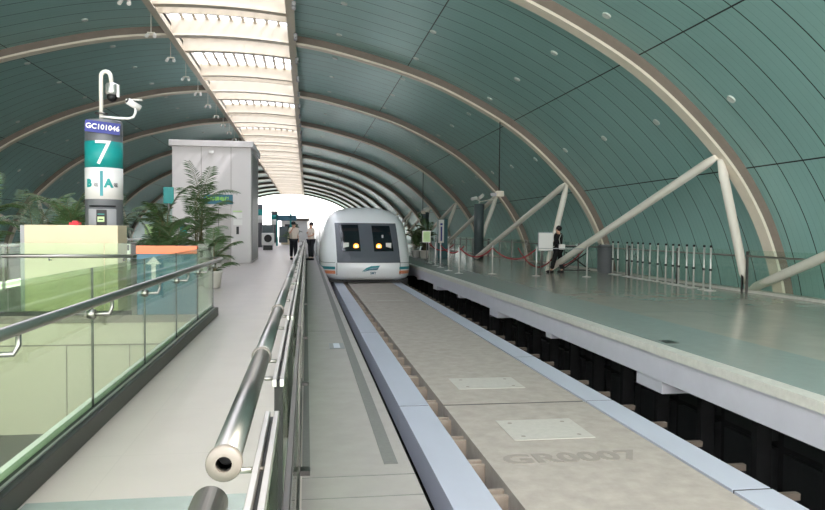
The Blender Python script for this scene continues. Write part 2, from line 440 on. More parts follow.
# ------------------------------------------------------------------ arches
def rib(n):
    y = Y0+BAY*n
    t = thing('arch_rib', f'beige steel roof arch spanning the hall, {ORD[n]} one away from the camera', 'arch', (CX0, y, 8.6), 'steel arches of the vaulted roof')
    A = offset_prof(0); B = offset_prof(.07); Cc = offset_prof(.34)
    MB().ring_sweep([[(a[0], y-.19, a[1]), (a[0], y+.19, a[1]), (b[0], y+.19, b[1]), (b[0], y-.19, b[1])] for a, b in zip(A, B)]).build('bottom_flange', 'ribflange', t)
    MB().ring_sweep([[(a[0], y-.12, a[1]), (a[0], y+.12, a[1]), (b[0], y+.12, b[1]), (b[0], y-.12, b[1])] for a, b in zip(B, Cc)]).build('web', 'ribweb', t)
for n in range(13): rib(n)
# ------------------------------------------------------------------ struts
def strut(a, b, r, label, group=None):
    a = Vector(a); b = Vector(b); t = thing('roof_strut', label, 'strut', tuple(b), group or 'tubular struts bracing the arches')
    d = (a-b).normalized()
    MB().tube([b+d*.22, b+d*.5, a-d*.5, a-d*.1], [r*.55, r, r, r*.6], 14).build('tube', 'strut', t)
    MB().tube([b, b+d*.26], r*.42, 10).build('foot_pin', 'strut', t)
    return t
nodes = [(10.0, Y0+BAY*n, 3.42) for n in range(-1, 8)]
base = {0: (11.38, 16.7, .02), 1: (9.14, 25.8, 0)}
for k in range(2, 8): base[k] = (9.0-.1*k, Y0+BAY*k+.1, 0)
for k in range(0, 8):
    nm = ORD[k]
    strut(nodes[k+1], base[k], .115, f'cream tubular strut rising steeply from right platform to the {nm} arch')
    strut(nodes[k], base[k], .115, f'long cream strut slanting from the right platform at the {nm} arch back towards the camera')
for k in range(0, 6):
    ND = lambda q: (2*CX0-10.0, Y0+BAY*q, 3.42); BS = (2*CX0-9.1, Y0+BAY*k+.1, 0)
    strut(ND(k), BS, .12, f'thin cream strut on the far left side, rising steeply to the {ORD[k]} arch')
    strut(ND(k-1), BS, .12, f'thin cream strut on the far left side, slanting back from below the {ORD[k]} arch')

# ------------------------------------------------------------------ downlights
def in_view(p, mx=0, my=0):
    cm = SC.camera.matrix_world.inverted() @ Vector(p)
    if cm.z > -.1: return False
    u = 412.5+700*cm.x/-cm.z; v = 255-700*cm.y/-cm.z
    return -mx <= u <= 825+mx and -my <= v <= 510+my
def downlights():
    proto = None
    rows = ((4.3, 'row just right of the skylight'), (7.0, 'second row right of the skylight'), (9.85, 'third row right of the skylight'), (12.55, 'lowest row on the right side'),
            (-4.0, 'row just left of the skylight'), (-7.0, 'second row left of the skylight'), (-9.9, 'third row left of the skylight'), (-12.4, 'lowest row on the left side'))
    for dx, rn in rows:
        c = 0
        for k in range(-3, 20):
            y = 14.45+BAY/3*k+(.6 if dx == 9.85 else 0)
            x = CX0+dx; z = zat(x, .33); e = .05
            if not in_view((x, y, z), 4, 4): continue
            nrm = Vector((zat(x+e, .33)-zat(x-e, .33), 0, -2*e)).normalized()
            if proto is None:
                m = MB(); m.lathe([(.02, .015), (.075, .015), (.095, .03), (.105, .0), (.105, -.03)], n=16)
                me = m.mesh('recessed_downlight', M['downlight'])
                proto = bpy.data.objects.new('recessed_downlight', me); o = proto
            else: o = proto.copy()
            tag(o, f'round pale ceiling downlight, {ORD[c]} from the camera in the {rn}', 'ceiling light', 'round downlights in the teal ceiling')
            c += 1
            COL.objects.link(o); o.location = (x+nrm.x*.01, y, z+nrm.z*.01)
            o.rotation_euler = nrm.to_track_quat('Z', 'Y').to_euler()
downlights()
# hanging spotlights along the skylight's left girder
hs = None
for k in range(14):
    y = 20.9+BAY/3*k; x = -5.06; z = zat(x)+.3
    lb = f'small white spotlight hanging by a rod from left skylight edge, {ORD[k]} from the camera'
    if hs is None:
        hs = thing('hanging_spotlight', lb, 'spotlight', (x, y, z), 'spotlights along the skylight')
        MB().tube([(x, y, z), (x, y, z-.62)], .014, 8).build('rod', 'strut', hs)
        MB().box(x-.12, x+.12, y-.02, y+.02, z-.66, z-.62).build('crossbar', 'strut', hs)
        for s in (-1, 1): MB().tube([(x+s*.10, y+.06, z-.66), (x+s*.13, y-.08, z-.78)], [.045, .06], 10).build('lamp_head', 'white', hs)
    else: copy_tree(hs, (x, y, z), label=lb)
hf = None
for k in range(12):
    y = 20.9+BAY/3*k; x = -.38; z = zat(x)-.06
    lb = f'tiny grey fixture under the right skylight girder, {ORD[k]} from the camera'
    if hf is None:
        m = MB().box(x-.06, x+.06, y-.1, y+.1, z-.12, z).tube([(x, y-.02, z-.2), (x, y+.02, z-.12)], .06, 10)
        hf = single('spotlight', m, 'lgrey', lb, 'spotlight', (x, y, z), 'fixtures along the right skylight girder')
    else: copy_tree(hf, (x, y, z), label=lb)

# ------------------------------------------------------------------ guideway
ZT = -.64
def guideway():
    segs = [(-1.0, 8.36), (8.42, 20.7), (20.76, 33.0), (33.06, 80)]
    lab = ['grey concrete guideway slab nearest the camera with number and pale plate', 'grey concrete guideway slab beyond the first joint with one pale plate',
           'grey concrete guideway slab in front of the train', 'grey concrete guideway slab running beneath the train']
    for i, (a, b) in enumerate(segs):
        t = thing('guideway_slab', lab[i], 'guideway slab', (2.57, a, ZT), 'guideway slabs')
        MB().box(1.68, 3.49, a, b, ZT-.34, ZT).build('deck', 'deck', t, bevel=.002)
        MB().box(1.69, 3.48, b+.004, b+.056, ZT-.3, ZT-.004).build('joint_dark_fill', 'black', t)  # black filler added so the slab gap stays dark, hiding its lit end face
        MB().box(1.95, 3.2, a+.05, b-.05, -2.6, ZT-.34).build('beam', 'deck', t)
        if i < 3:
            y = a+.35
            while y < min(b, 30):
                for dy in (0, .13):
                    MB().box(1.45, 1.70, y+dy, y+dy+.05, ZT-.24, ZT-.07).build('crossbar', 'deck_rib', t)
                MB().box(3.45, 3.62, y, y+.14, ZT-.2, ZT-.05).build('crossbar', 'deck_rib', t)
                MB().box(3.88, 4.38, y+.0, y+.06, ZT-.24, ZT-.18).build('stub', 'stub', t)
                y += .78
        if i == 0:
            MB().box(2.12, 2.99, 6.86, 7.60, ZT-.01, ZT+.006).build('access_plate', 'plate', t)
            pl = t.children[-1]
            for x in (2.25, 2.86):
                for yy in (6.98, 7.48): MB().lathe([(.025, 0), (.025, .008)], (x, yy, ZT), 10).build('bolt', 'groove', pl)
            text_flat('lettering', 'GR0007', .36, (2.50, 6.27, ZT+.0015), (1, 0, 0), (0, 1, 0), 'groove', t, .012, sx=1.12)
        if i == 1:
            MB().box(2.05, 2.98, 9.2, 9.88, ZT-.01, ZT+.006).build('access_plate', 'plate', t)
            pl = t.children[-1]
            for x in (2.2, 2.85):
                for yy in (9.32, 9.76): MB().lathe([(.025, 0), (.025, .008)], (x, yy, ZT), 10).build('bolt', 'groove', pl)
        if i == 2:
            for yy in (21.2, 23.6):
                MB().box(2.15, 3.0, yy, yy+.12, ZT-.01, ZT+.004).build('access_plate', 'plate', t)
guideway()
def rails():
    for side, (x0, x1) in (('left', (1.13, 1.50)), ('right', (3.53, 3.88))):
        L = 6.2 if side == 'left' else 3.1
        for k, y in enumerate([8.4-6.2*2+L*q for q in range(7 if side == 'left' else 14)]):
            m = MB().prism([(x0, ZT-.32), (x0, ZT), (x1, ZT), (x1, ZT-.07), (x0+.1, ZT-.07), (x0+.1, ZT-.32)] if side == 'left' else
                           [(x1, ZT-.32), (x1, ZT), (x0, ZT), (x0, ZT-.07), (x1-.1, ZT-.07), (x1-.1, ZT-.32)], L-.03, 'y', (0, y+.015, 0))
            single('guide_rail', m, 'rail', f'pale blue-grey steel rail length on the {side} side of guideway, {ORD[k]} from the camera', 'rail', ((x0+x1)/2, y, ZT-.32), 'pale steel rail lengths', bevel=.002)
rails()
for x0, x1, L, q0 in ((1.14, 1.49, 6.2, 8.4-12.4), (3.54, 3.87, 3.1, 8.4-12.4)):
    js = MB()
    for q in range(1, 8 if L > 5 else 15): js.box(x0, x1, q0+L*q-.014, q0+L*q+.014, ZT-.2, ZT-.003)
    struct(js.build('trim_13' if x0 < 2 else 'trim_14', 'black'))  # black fillers added to paint the rail gaps dark

# ------------------------------------------------------------------ train
def train():
    YF = 28.0
    t = thing('maglev_train', 'white maglev train standing at the platform with two dark cab windows', 'train', (2.45, YF, ZT))
    CXT = 2.45
    N = 3.6; D = 1.5
    zl = [-.50, -.44, -.34, -.2, 0, .2, .5, .8, 1.1, 1.4, 1.7, 1.9, 2.08, 2.22, 2.33, 2.42, 2.48, 2.52]
    wl = [1.66, 1.74, 1.79, 1.82, 1.83, 1.83, 1.82, 1.80, 1.77, 1.73, 1.67, 1.60, 1.50, 1.38, 1.22, 1.0, .72, .2]
    yl = [.28, .14, .06, .01, 0, .02, .10, .22, .36, .52, .72, .92, 1.15, 1.42, 1.75, 2.15, 2.7, 3.4]
    def itp(z, L):
        if z <= zl[0]: return L[0]
        for a, b, p, q in zip(zl, zl[1:], L, L[1:]):
            if z <= b: k = (z-a)/(b-a); return p+(q-p)*k
        return L[-1]
    def front(x, z):
        w = itp(z, wl); u = min(.9995, abs(x-CXT)/w); return YF+itp(z, yl)+D*(1-(1-u**N)**(1/N))
    def loop(z, y1):
        w = itp(z, wl); y0 = YF+itp(z, yl); pts = []
        K = 14
        for i in range(-K, K+1):
            th = (i/K)*PI/2; s = abs(math.sin(th))**(2/N); c = abs(math.cos(th))**(2/N)
            pts.append((CXT+w*s*(1 if th >= 0 else -1), y0+D*(1-c), z))
        return [(CXT-w, y1, z)]+pts+[(CXT+w, y1, z)]
    REAR = 52
    m = MB(); m.ring_sweep([loop(z, REAR) for z in zl], True); m.build('car_body', 'train', t)
    # following cars
    for a, b in ((52.5, 77), (77.5, 102)):
        c = MB(); c.ring_sweep([[(CXT-w, a, z), (CXT+w, a, z), (CXT+w, b, z), (CXT-w, b, z)] for z, w in zip(zl, wl)]); c.build('car_body', 'train', t)
    MB().box(CXT-1.35, CXT+1.35, 51.9, 77.6, -.4, 1.9).build('gangway', 'black', t)
    # underframe
    MB().box(CXT-1.62, CXT+1.62, YF+.6, 101, -.62, -.48).build('underframe', 'black', t)
    for s in (-1, 1):
        x0, x1 = sorted((CXT+s*1.5, CXT+s*1.76)); MB().box(x0, x1, YF+1.0, 101, -1.3, -.48).build('bogie_skirt', 'black', t)
    def patch(name, q, mt, eps, parent=t, nu=10, nv=8):
        """q: 4 corners (x,z) bl, br, tr, tl laid on the nose surface"""
        A = []; B = []
        for j in range(nv+1):
            for i in range(nu+1):
                u, v = i/nu, j/nv
                x = (q[0][0]*(1-u)+q[1][0]*u)*(1-v)+(q[3][0]*(1-u)+q[2][0]*u)*v
                z = (q[0][1]*(1-u)+q[1][1]*u)*(1-v)+(q[3][1]*(1-u)+q[2][1]*u)*v
                A.append((x, front(x, z)-eps, z)); B.append((x, front(x, z)+.03, z))
        n = len(A); w = nu+1; fs = []
        for j in range(nv):
            for i in range(nu):
                k = j*w+i; fs.append((k, k+1, k+w+1, k+w)); fs.append((n+k, n+k+w, n+k+w+1, n+k+1))
        bd = [i for i in range(w)]+[j*w+nu for j in range(1, nv+1)]+[nv*w+i for i in range(nu-1, -1, -1)]+[j*w for j in range(nv-1, 0, -1)]
        fs += [(a, b, n+b, n+a) for a, b in zip(bd, bd[1:]+bd[:1])]
        return MB().add(A+B, fs, False).build(name, mt, parent)
    P = patch('cab_panel', [(CXT-1.22, .20), (CXT+1.34, .20), (CXT+1.22, 1.80), (CXT-1.30, 1.80)], 'trainglass', .03)
    for q in ([(-1.02, .66), (-.27, .66), (-.36, 1.73), (-1.12, 1.73)], [(.27, .66), (1.06, .66), (.94, 1.70), (.19, 1.70)]):
        wdw = patch('cab_window', [(CXT+a, b) for a, b in q], 'window', .04, P)
    for sx in (-1, 1):
        x = CXT+sx*.46; z = .86; y = front(x, z)-.03
        MB().tube([(x, y+.04, z), (x, y-.04, z)], .11, 16).build('headlight', 'lamp', t)
        MB().tube([(x, y+.01, z), (x, y-.06, z)], .055, 14).build('headlight_lens', 'lampcore', t.children[-1])
        x = CXT+sx*.86; y = front(x, z)-.03
        MB().box(x-.11, x+.11, y-.03, y+.05, z-.12, z+.14).build('marker_box', 'white', t)
    x = CXT+.62; y = front(x, 1.2)-.03
    MB().box(x-.03, x+.04, y-.01, y+.03, 1.0, 1.32).build('wiper', 'lgrey', t)
    # bands wrapped round nose corners and along the sides
    def band(z0, z1, mt, name, e=.008, part=True):
        for sx in (-1, 1):
            pa = []
            for z in (z0, z1):
                w = itp(z, wl)+e; y0 = YF+itp(z, yl)-e; L = []
                for i in range(0, 15):
                    th = (.36+.64*i/14)*PI/2 if part else (i/14)*PI/2
                    L.append((CXT+sx*w*math.sin(th)**(2/N), y0+D*(1-math.cos(th)**(2/N)), z))
                L.append((CXT+sx*w, REAR, z)); pa.append(L)
            n = len(pa[0]); MB().add(pa[0]+pa[1], [(i, i+1, n+i+1, n+i) for i in range(n-1)], True).build(name, mt, t)
    band(-.07, .04, 'stealteal', 'teal_stripe'); band(-.25, -.12, 'stripeor', 'orange_stripe')
    band(.19, .205, 'seam', 'body_seam')
    for x0 in (CXT-1.24, CXT+1.32): patch('panel_seam', [(x0, -.3), (x0+.02, -.3), (x0+.02, .2), (x0, .2)], 'seam', .006, t, 2, 6)
    # logo: three-layer swoosh and lettering
    def sw(pts, mt):
        nn = len(pts)
        A = [(CXT+a, front(CXT+a, b)-.012, b) for a, b in pts]; B = [(CXT+a, front(CXT+a, b)+.02, b) for a, b in pts]
        MB().add(A+B, [tuple(range(nn))[::-1], tuple(nn+i for i in range(nn))]+[(i, (i+1) % nn, nn+(i+1) % nn, nn+i) for i in range(nn)]).build('emblem', mt, t)
    sw([(-.24, -.16), (-.06, -.01), (.14, .07), (.50, .09), (.44, .0), (.2, -.01), (.0, -.07)], 'stealteal')
    sw([(-.20, -.165), (.02, -.065), (.2, -.02), (.44, -.01), (.38, -.09), (.1, -.10)], 'counterblue')
    z = -.22
    text_flat('lettering', 'SMT', .13, (CXT+.22, front(CXT+.2, z)-.012, z), (1, 0, 0), (0, 0, 1), 'counterblue', t, .004)
    # side windows and doors (left side faces the camera)
    for s in (-1, 1):
        for (a, b) in ((33.5, 36.5), (37, 40), (42.5, 45.5), (46, 49)):
            w = itp(1.1, wl); xx = CXT+s*(w+.004); m = MB()
            m.add([(xx, a, .75), (xx, b, .75), (CXT+s*(itp(1.5, wl)+.004), b, 1.45), (CXT+s*(itp(1.5, wl)+.004), a, 1.45)], [(0, 1, 2, 3)]); m.build('side_window', 'window', t)
        xx = CXT+s*1.835
        for yy in (31.2, 40.9): MB().box(min(xx, xx+s*.02), max(xx, xx+s*.02), yy, yy+.9, 0, 1.75).build('door', 'window', t)
train()

# ------------------------------------------------------------------ left stair balustrade
def balustrade_left():
    X = -1.60
    t = thing('glass_balustrade', 'long clear glass balustrade with steel handrail beside the stairwell', 'railing', (X, -1, 0))
    MB().box(X-.05, X+.09, -1, 12.55, 0, .14).build('base_channel', 'curb', t, bevel=.008)
    MB().box(X-.05, X-.008, -1, 12.55, .14, .185).build('channel_lip', 'white', t)
    MB().box(X+.03, X+.05, -1, 12.55, .14, .15).build('channel_lip', 'alu', t)
    ys = [-1.35+1.735*k for k in range(9)]
    for a, b in zip(ys, ys[1:]):
        MB().box(X-.006, X+.006, max(a, -1)+.008, b-.008, .1, 1.20).build('glass_panel', 'glass_g', t)
        MB().box(X-.008, X+.008, b-.0045, b+.0045, .14, 1.20).build('joint', 'curb', t)
    for y in ys[1:]:
        MB().tube([(X, y-.1, .86), (X+.05, y-.1, .86)], .035, 12).tube([(X+.03, y-.1, .86), (X+.14, y-.08, .86), (X+.155, y-.05, .9), (X+.155, y-.05, .955)], .014, 8).build('bracket', 'steel', t)
    MB().tube([(X+.155, -1, .985), (X+.155, 12.5, .985), (X+.12, 12.6, .985), (X+.0, 12.62, .985)], .032, 16).build('handrail', 'steel', t)
balustrade_left()
def balustrade_end():
    Y = 12.72
    t = thing('glass_balustrade', 'clear glass balustrade with steel rail in front of the cream box', 'railing', (-4, Y, 0))
    MB().box(-6.5, -3.0, Y-.04, Y+.04, 0, .07).build('base_channel', 'curb', t)
    for a, b in ((-6.5, -5.0), (-4.98, -3.45), (-3.43, -3.0), (-1.88, -1.70)):
        MB().box(a, b, Y-.006, Y+.006, .05, 1.24).build('glass_panel', 'glass_g', t)
    MB().tube([(-6.5, Y-.09, 1.02), (-2.95, Y-.09, 1.02)], .03, 12).build('handrail', 'steel', t)
    for x in (-5.7, -4.3, -3.1): MB().tube([(x, Y, .95), (x, Y-.09, .95), (x, Y-.09, 1.0)], .012, 8).build('bracket', 'steel', t)
balustrade_end()
# stairwell lining
w = MB(); w.box(WX0, WX1, WY1-.02, WY1+.15, -3.4, -.13)
struct(w.build('wall_stairwell', 'wellcream'))
w = MB()
for x in (-5.15, -4.05, -3.02, -1.98): w.box(x-.008, x+.008, WY1-.03, WY1-.02, -3.4, -.5)
w.box(WX0, WX1, WY1-.035, WY1-.02, -.52, -.5)
struct(w.build('trim_8', 'groove'))
struct(MB().box(WX0, WX1, WY1-.05, WY1-.0, -.13, 0).build('trim_9', 'groove'))
w = MB(); w.box(WX0-.1, WX0, WY0, WY1, -3.4, -.35); w.box(WX1, WX1+.1, WY0, WY1, -3.4, -.35)
struct(w.build('wall_stairwell_sides', 'wellcream'))
M['darkfloor'] = mat('dark_floor', (72, 76, 72), .5, var=.12, vscale=2)
struct(MB().box(WX0, WX1, WY0, WY1, -3.5, -2.03).build('floor_stairwell', 'darkfloor'))

# ------------------------------------------------------------------ cream box, information column, counter
t = thing('display_box', 'large plain cream box behind the glass balustrade, below the numbered column', 'box', (-4.15, 13.8, 0))
MB().box(-4.94, -3.36, 13.3, 13.95, 0, 1.55).build('body', 'boxcream', t, bevel=.01)
MB().box(-5.08, -4.94, 13.5, 14.1, 0, 1.54).build('side_panel', 'lgrey', t)
single('red_box', MB().box(-4.27, -4.10, 13.55, 13.7, 1.55, 1.60).box(-4.22, -4.13, 13.57, 13.68, 1.60, 1.63), 'red', 'small red object lying on top of the cream box', 'box', (-4.18, 13.62, 1.55))
def cyl_text(name, s, size, cx, cy, R, ang, z, m, parent, bold=0):
    vs, fs = text_mesh(s, size, bold); out = []
    bmt = bmesh.new(); q = [bmt.verts.new(v) for v in vs]
    for f_ in fs:
        try: bmt.faces.new([q[i] for i in f_])
        except ValueError: pass
    bmesh.ops.triangulate(bmt, faces=bmt.faces)
    for _ in range(4):
        ed = [e for e in bmt.edges if abs(e.verts[0].co.x-e.verts[1].co.x) > .03]
        if not ed: break
        bmesh.ops.subdivide_edges(bmt, edges=ed, cuts=1); bmesh.ops.triangulate(bmt, faces=bmt.faces)
    bmt.verts.index_update(); vs = [tuple(v.co) for v in bmt.verts]; fs = [tuple(v.index for v in f_.verts) for f_ in bmt.faces]; bmt.free()
    for a, b, c in vs:
        th = ang+a/R; out.append((cx+(R+c)*math.sin(th), cy-(R+c)*math.cos(th), z+b))
    return MB().add(out, fs).build(name, m, parent)
def column(cx, cy, label, full=True):
    R = .345
    t = thing('information_column', label, 'column', (cx, cy, 0), None)
    MB().lathe([(R, 0), (R, 3.56), (R-.02, 3.6)], (cx, cy, 0), 40).build('shaft', 'grey', t)
    MB().lathe([(R+.004, 2.67), (R+.004, 3.18)], (cx, cy, 0), 40).build('teal_band', 'teal', t)
    MB().lathe([(R+.004, 2.06), (R+.004, 2.67)], (cx, cy, 0), 40).build('white_band', 'white', t)
    va = math.atan2(cx, cy)   # direction facing the camera: angle of normal
    f = -va*0+math.atan2(-cx, cy)
    if full:
        cyl_text('lettering', '7', .68, cx, cy, R+.009, f-.08, 2.93, 'white', t, -.004)
        cyl_text('lettering', 'B', .2, cx, cy, R+.009, f-.86, 2.36, 'teal', t, .012)
        cyl_text('lettering', 'A', .22, cx, cy, R+.009, f+.22, 2.36, 'teal', t, .012)
        cyl_text('lettering', '端', .09, cx, cy, R+.009, f-.42, 2.33, 'grey', t)
        cyl_text('lettering', '端', .09, cx, cy, R+.009, f+.62, 2.33, 'grey', t)
        a = f-.14; fr = []
        for k in range(5):
            th = a-.08+.16*k/4; fr.append([(cx+r*math.sin(th), cy-r*math.cos(th), z) for r, z in ((R, 2.12), (R+.008, 2.12), (R+.008, 2.6), (R, 2.6))])
        MB().ring_sweep(fr).build('divider_bar', 'stealteal', t)
        # ticket terminal set in the shaft
        fr = []
        for k in range(13):
            th = f-.12+(-.75+1.5*k/12); d = .02+.05*(1-abs(k-6)/6)
            fr.append([(cx+r*math.sin(th), cy-r*math.cos(th), z) for r, z in ((R-.02, 1.55), (R+d*.8, 1.53), (R+d, 1.60), (R+d, 1.86), (R-.02, 1.88))])
        tm = MB().ring_sweep(fr, False).build('terminal', 'lgrey', t)
        a = f-.12; n = Vector((math.sin(a), -math.cos(a), 0)); x_ = Vector((math.cos(a), math.sin(a), 0)); c0 = Vector((cx, cy, 0))
        def bx(w0, w1, d0, d1, z0, z1):
            return MB().add([c0+x_*p+n*(R+q)+Vector((0, 0, r)) for p in (w0, w1) for q in (d0, d1) for r in (z0, z1)], [(0, 1, 3, 2), (4, 6, 7, 5), (0, 4, 5, 1), (2, 3, 7, 6), (0, 2, 6, 4), (1, 5, 7, 3)])
        bx(-.09, .09, .0, .09, 1.55, 1.85).build('recess', 'black', tm)
        bx(-.07, .05, .09, .10, 1.62, 1.72).build('slot_plate', 'lime', tm)
        bx(-.05, .03, .10, .105, 1.655, 1.675).build('slot', 'black', tm)
        bx(-.07, .05, .09, .10, 1.76, 1.775).build('slot_plate', 'teal', tm)
        fr = []
        for k in range(13):
            th = f-.12+(-.75+1.5*k/12); d = .06*(1-abs(k-6)/6)
            fr.append([(cx+r*math.sin(th), cy-r*math.cos(th), z) for r, z in ((R-.02, 1.90), (R+d, 1.91), (R+.005, 1.94))])
        MB().ring_sweep(fr, False).build('hood', 'black', tm)
        # blue number plate
        a = f-.10; n = Vector((math.sin(a+.12), -math.cos(a+.12), 0)); x_ = Vector((math.cos(a+.12), math.sin(a+.12), -.07)).normalized(); p0 = c0+n*(R+.03)+Vector((-.03, 0, 3.43)); up = n.cross(x_)*-1
        up = x_.cross(-n) if x_.cross(-n).z > 0 else -x_.cross(-n)
        pts = [p0+x_*p+up*q+n*r for p in (-.31, .31) for q in (-.11, .11) for r in (-.03, .0)]
        pl = MB().add(pts, [(0, 1, 3, 2), (4, 6, 7, 5), (0, 4, 5, 1), (2, 3, 7, 6), (0, 2, 6, 4), (1, 5, 7, 3)]).build('number_plate', 'blue', t)
        vs, fs = text_mesh('GC101046', .135, .003)
        MB().add([p0+x_*p+up*q+n*(r+.001) for p, q, r in vs], fs).build('lettering', 'white', pl)
    else:
        MB().lathe([(R+.1, 0), (R+.1, .02)], (cx, cy, 0), 30).build('base_ring', 'lgrey', t)
    return t
CXC, CYC = -3.94, 14.6
column(CXC, CYC, 'round grey column with teal band reading 7 behind the cream box')
# gooseneck with dome camera
t = thing('dome_camera', 'black dome camera hanging from gooseneck pole on top of the numbered column', 'camera', (-3.98, 14.5, 3.6))
px, py = -3.96, 14.5
pa = [(px, py, 3.6), (px, py, 4.45)]+[(px+.09-.09*math.cos(a), py, 4.45+.1*math.sin(a)) for a in [PI*k/8 for k in range(1, 9)]]+[(px+.19, py, 4.33)]
MB().tube(pa, .04, 12).build('gooseneck_pole', 'strut', t)
MB().lathe([(.12, 0), (.12, .025)], (px, py, 3.72), 20).build('collar', 'steel_dark', t)
hd = MB().lathe([(.11, 0), (.115, .05), (.115, .18), (.1, .22), (.03, .24)], (px+.20, py, 4.10), 22).build('housing', 'alu', t)
MB().box(px+.3, px+.34, py-.04, py+.04, 4.06, 4.3).build('side_clip', 'white', hd)
MB().ball((px+.20, py, 4.06), .095).build('dome', 'black', t)
t = thing('bullet_camera', 'white bullet camera on a curved arm at the right of the numbered column', 'camera', (-3.7, 14.4, 3.55))
MB().tube([(-3.95, 14.4, 3.66), (-3.7, 14.38, 3.64), (-3.42, 14.36, 3.63), (-3.33, 14.36, 3.66), (-3.29, 14.36, 3.74), (-3.29, 14.36, 3.84)], .025, 10).build('arm', 'white', t)
MB().tube([(-3.42, 14.30, 3.96), (-3.22, 14.42, 3.84)], .065, 14).build('housing', 'white', t)
MB().box(-3.46, -3.16, 14.3, 14.4, 3.98, 4.0).build('sun_shield', 'white', t)
MB().tube([(-3.435, 14.29, 3.97), (-3.42, 14.30, 3.96)], .04, 12).build('lens', 'black', t)

t = thing('barrier_board', 'blue panel with orange top strip and a white up arrow', 'sign board', (-2.45, 12.78, 0))
MB().box(-2.90, -1.90, 12.70, 12.85, 0, 1.06).build('panel', 'counterblue', t, bevel=.006)
MB().box(-2.91, -1.89, 12.68, 12.87, 1.06, 1.20).build('top_strip', 'orange', t, bevel=.006)
ar = [(-.035, -.30), (.035, -.30), (.035, -.02), (.13, -.02), (0, .11), (-.13, -.02), (-.035, -.02)]
MB().prism([(-2.62+a, .90+b) for a, b in ar], .012, 'y', (0, 12.69, 0)).build('arrow', 'white', t)

# ------------------------------------------------------------------ lift building
def lift():
    x0, x1, y0, y1, H = -5.78, -2.42, 31.8, 36.5, 5.1
    t = thing('lift_shaft', 'tall pale grey lift enclosure with steel door and green lettered sign', 'lift', ((x0+x1)/2, y0, 0))
    MB().box(x0, x1, y0, y1, 0, H).build('body', 'lift', t, bevel=.02)
    MB().box(x0-.12, x1+.10, y0-.14, y1+.1, H, H+.27).build('cornice', 'lift', t, bevel=.02)
    for x in (-4.55, -3.28): MB().box(x-.01, x+.01, y0-.006, y0+.01, 0, H).build('panel_seam', 'groove', t)
    MB().box(x1-.01, x1+.02, y0+.5, y1-.5, .1, H-.2).build('side_panel', 'doorsteel', t)
    d = MB().box(-4.35, -3.27, y0-.05, y0+.02, 0, 2.42).build('door', 'doorsteel', t)
    MB().box(-3.82, -3.80, y0-.06, y0-.04, 0, 2.4).build('door_gap', 'black', d)
    s = MB().box(-4.45, -3.20, y0-.09, y0-.02, 2.6, 3.02).build('sign', 'liftblue', t)
    text_flat('lettering', '无障碍电梯', .2, (-3.86, y0-.095, 2.81), (1, 0, 0), (0, 0, 1), 'signgreen', s, .004)
    MB().box(-3.20, -2.80, y0-.02, y0, 2.26, 2.32).build('notice', 'lime', t)
    MB().box(-3.18, -2.80, y0-.02, y0, 1.98, 2.22).build('notice', 'white', t)
    MB().box(-3.18, -2.80, y0-.02, y0, 1.68, 1.94).build('notice', 'white', t)
    MB().box(-3.05, -2.94, y0-.03, y0, 1.28, 1.62).build('call_panel', 'black', t)
    MB().tube([(-4.1, y0-.02, 4.85), (-4.1, y0-.18, 4.83)], .05, 10).box(-4.2, -4.0, y0-.16, y0-.05, 4.82, 4.92).build('camera', 'white', t)
lift()

# ------------------------------------------------------------------ platform screen: stainless pipe handrail and gates
def pipe_seg(y0, y1, k, rings):
    X, Z = -.198, .923
    t = thing('handrail', ['polished steel handrail pipe at the bottom edge of the picture', 'polished steel handrail pipe with white ring around its open near end',
        'polished steel handrail pipe, third section from the camera'][k] if k < 3 else f'polished steel handrail pipe, {ORD[k]} section from the camera', 'handrail', (X, y0, Z), 'steel handrail pipes')
    r = .038
    m = MB(); n = 28
    fr = []
    for y, rr in ((y0, r-.008), (y0, r), (y1, r), (y1, r-.008), (y0, r-.008)):
        fr.append([(X+rr*math.cos(2*PI*j/n), y, Z+rr*math.sin(2*PI*j/n)) for j in range(n)])
    vs = [p for f in fr for p in f]
    m.add(vs, [(i*n+j, i*n+(j+1) % n, (i+1)*n+(j+1) % n, (i+1)*n+j) for i in range(4) for j in range(n)], True)
    m.build('pipe', 'steel', t)
    for ye, s in rings:
        prof = [(r-.018, 0), (r+.004, 0), (r+.007, .006), (r+.007, .022), (r+.001, .03), (r-.018, .03)]
        q = MB(); fr = [[(X+a*math.cos(2*PI*j/n), ye+s*b, Z+a*math.sin(2*PI*j/n)) for j in range(n)] for a, b in prof+[prof[0]]]
        vs = [p for f in fr for p in f]
        q.add(vs, [(i*n+j, i*n+(j+1) % n, (i+1)*n+(j+1) % n, (i+1)*n+j) for i in range(len(prof)) for j in range(n)], True)
        q.build('end_ring', 'flange', t)
    # core visible inside the open end
    MB().tube([(X, y0+.05, Z), (X, y0+.07, Z)], r-.02, 16).build('end_plug', 'black', t)
    yy = y0+.12
    while yy < y1:
        MB().tube([(X+.01, yy, Z-.045), (X+.03, yy, Z-.058), (X+.095, yy, Z-.058)], .009, 8).build('bracket', 'steel', t)
        yy += 1.15
segs = [(.1, 1.50, ()), (1.75, 3.24, ((1.745, 1), (3.245, -1))), (3.30, 5.02, ()), (5.08, 8.1, ((5.07, 1),)), (8.15, 11.2, ()), (11.25, 16, ()), (16.05, 22, ()), (22.05, 31, ()), (31.05, 42, ())]
for k, (a, b, rg) in enumerate(segs): pipe_seg(a, b, k, rg)
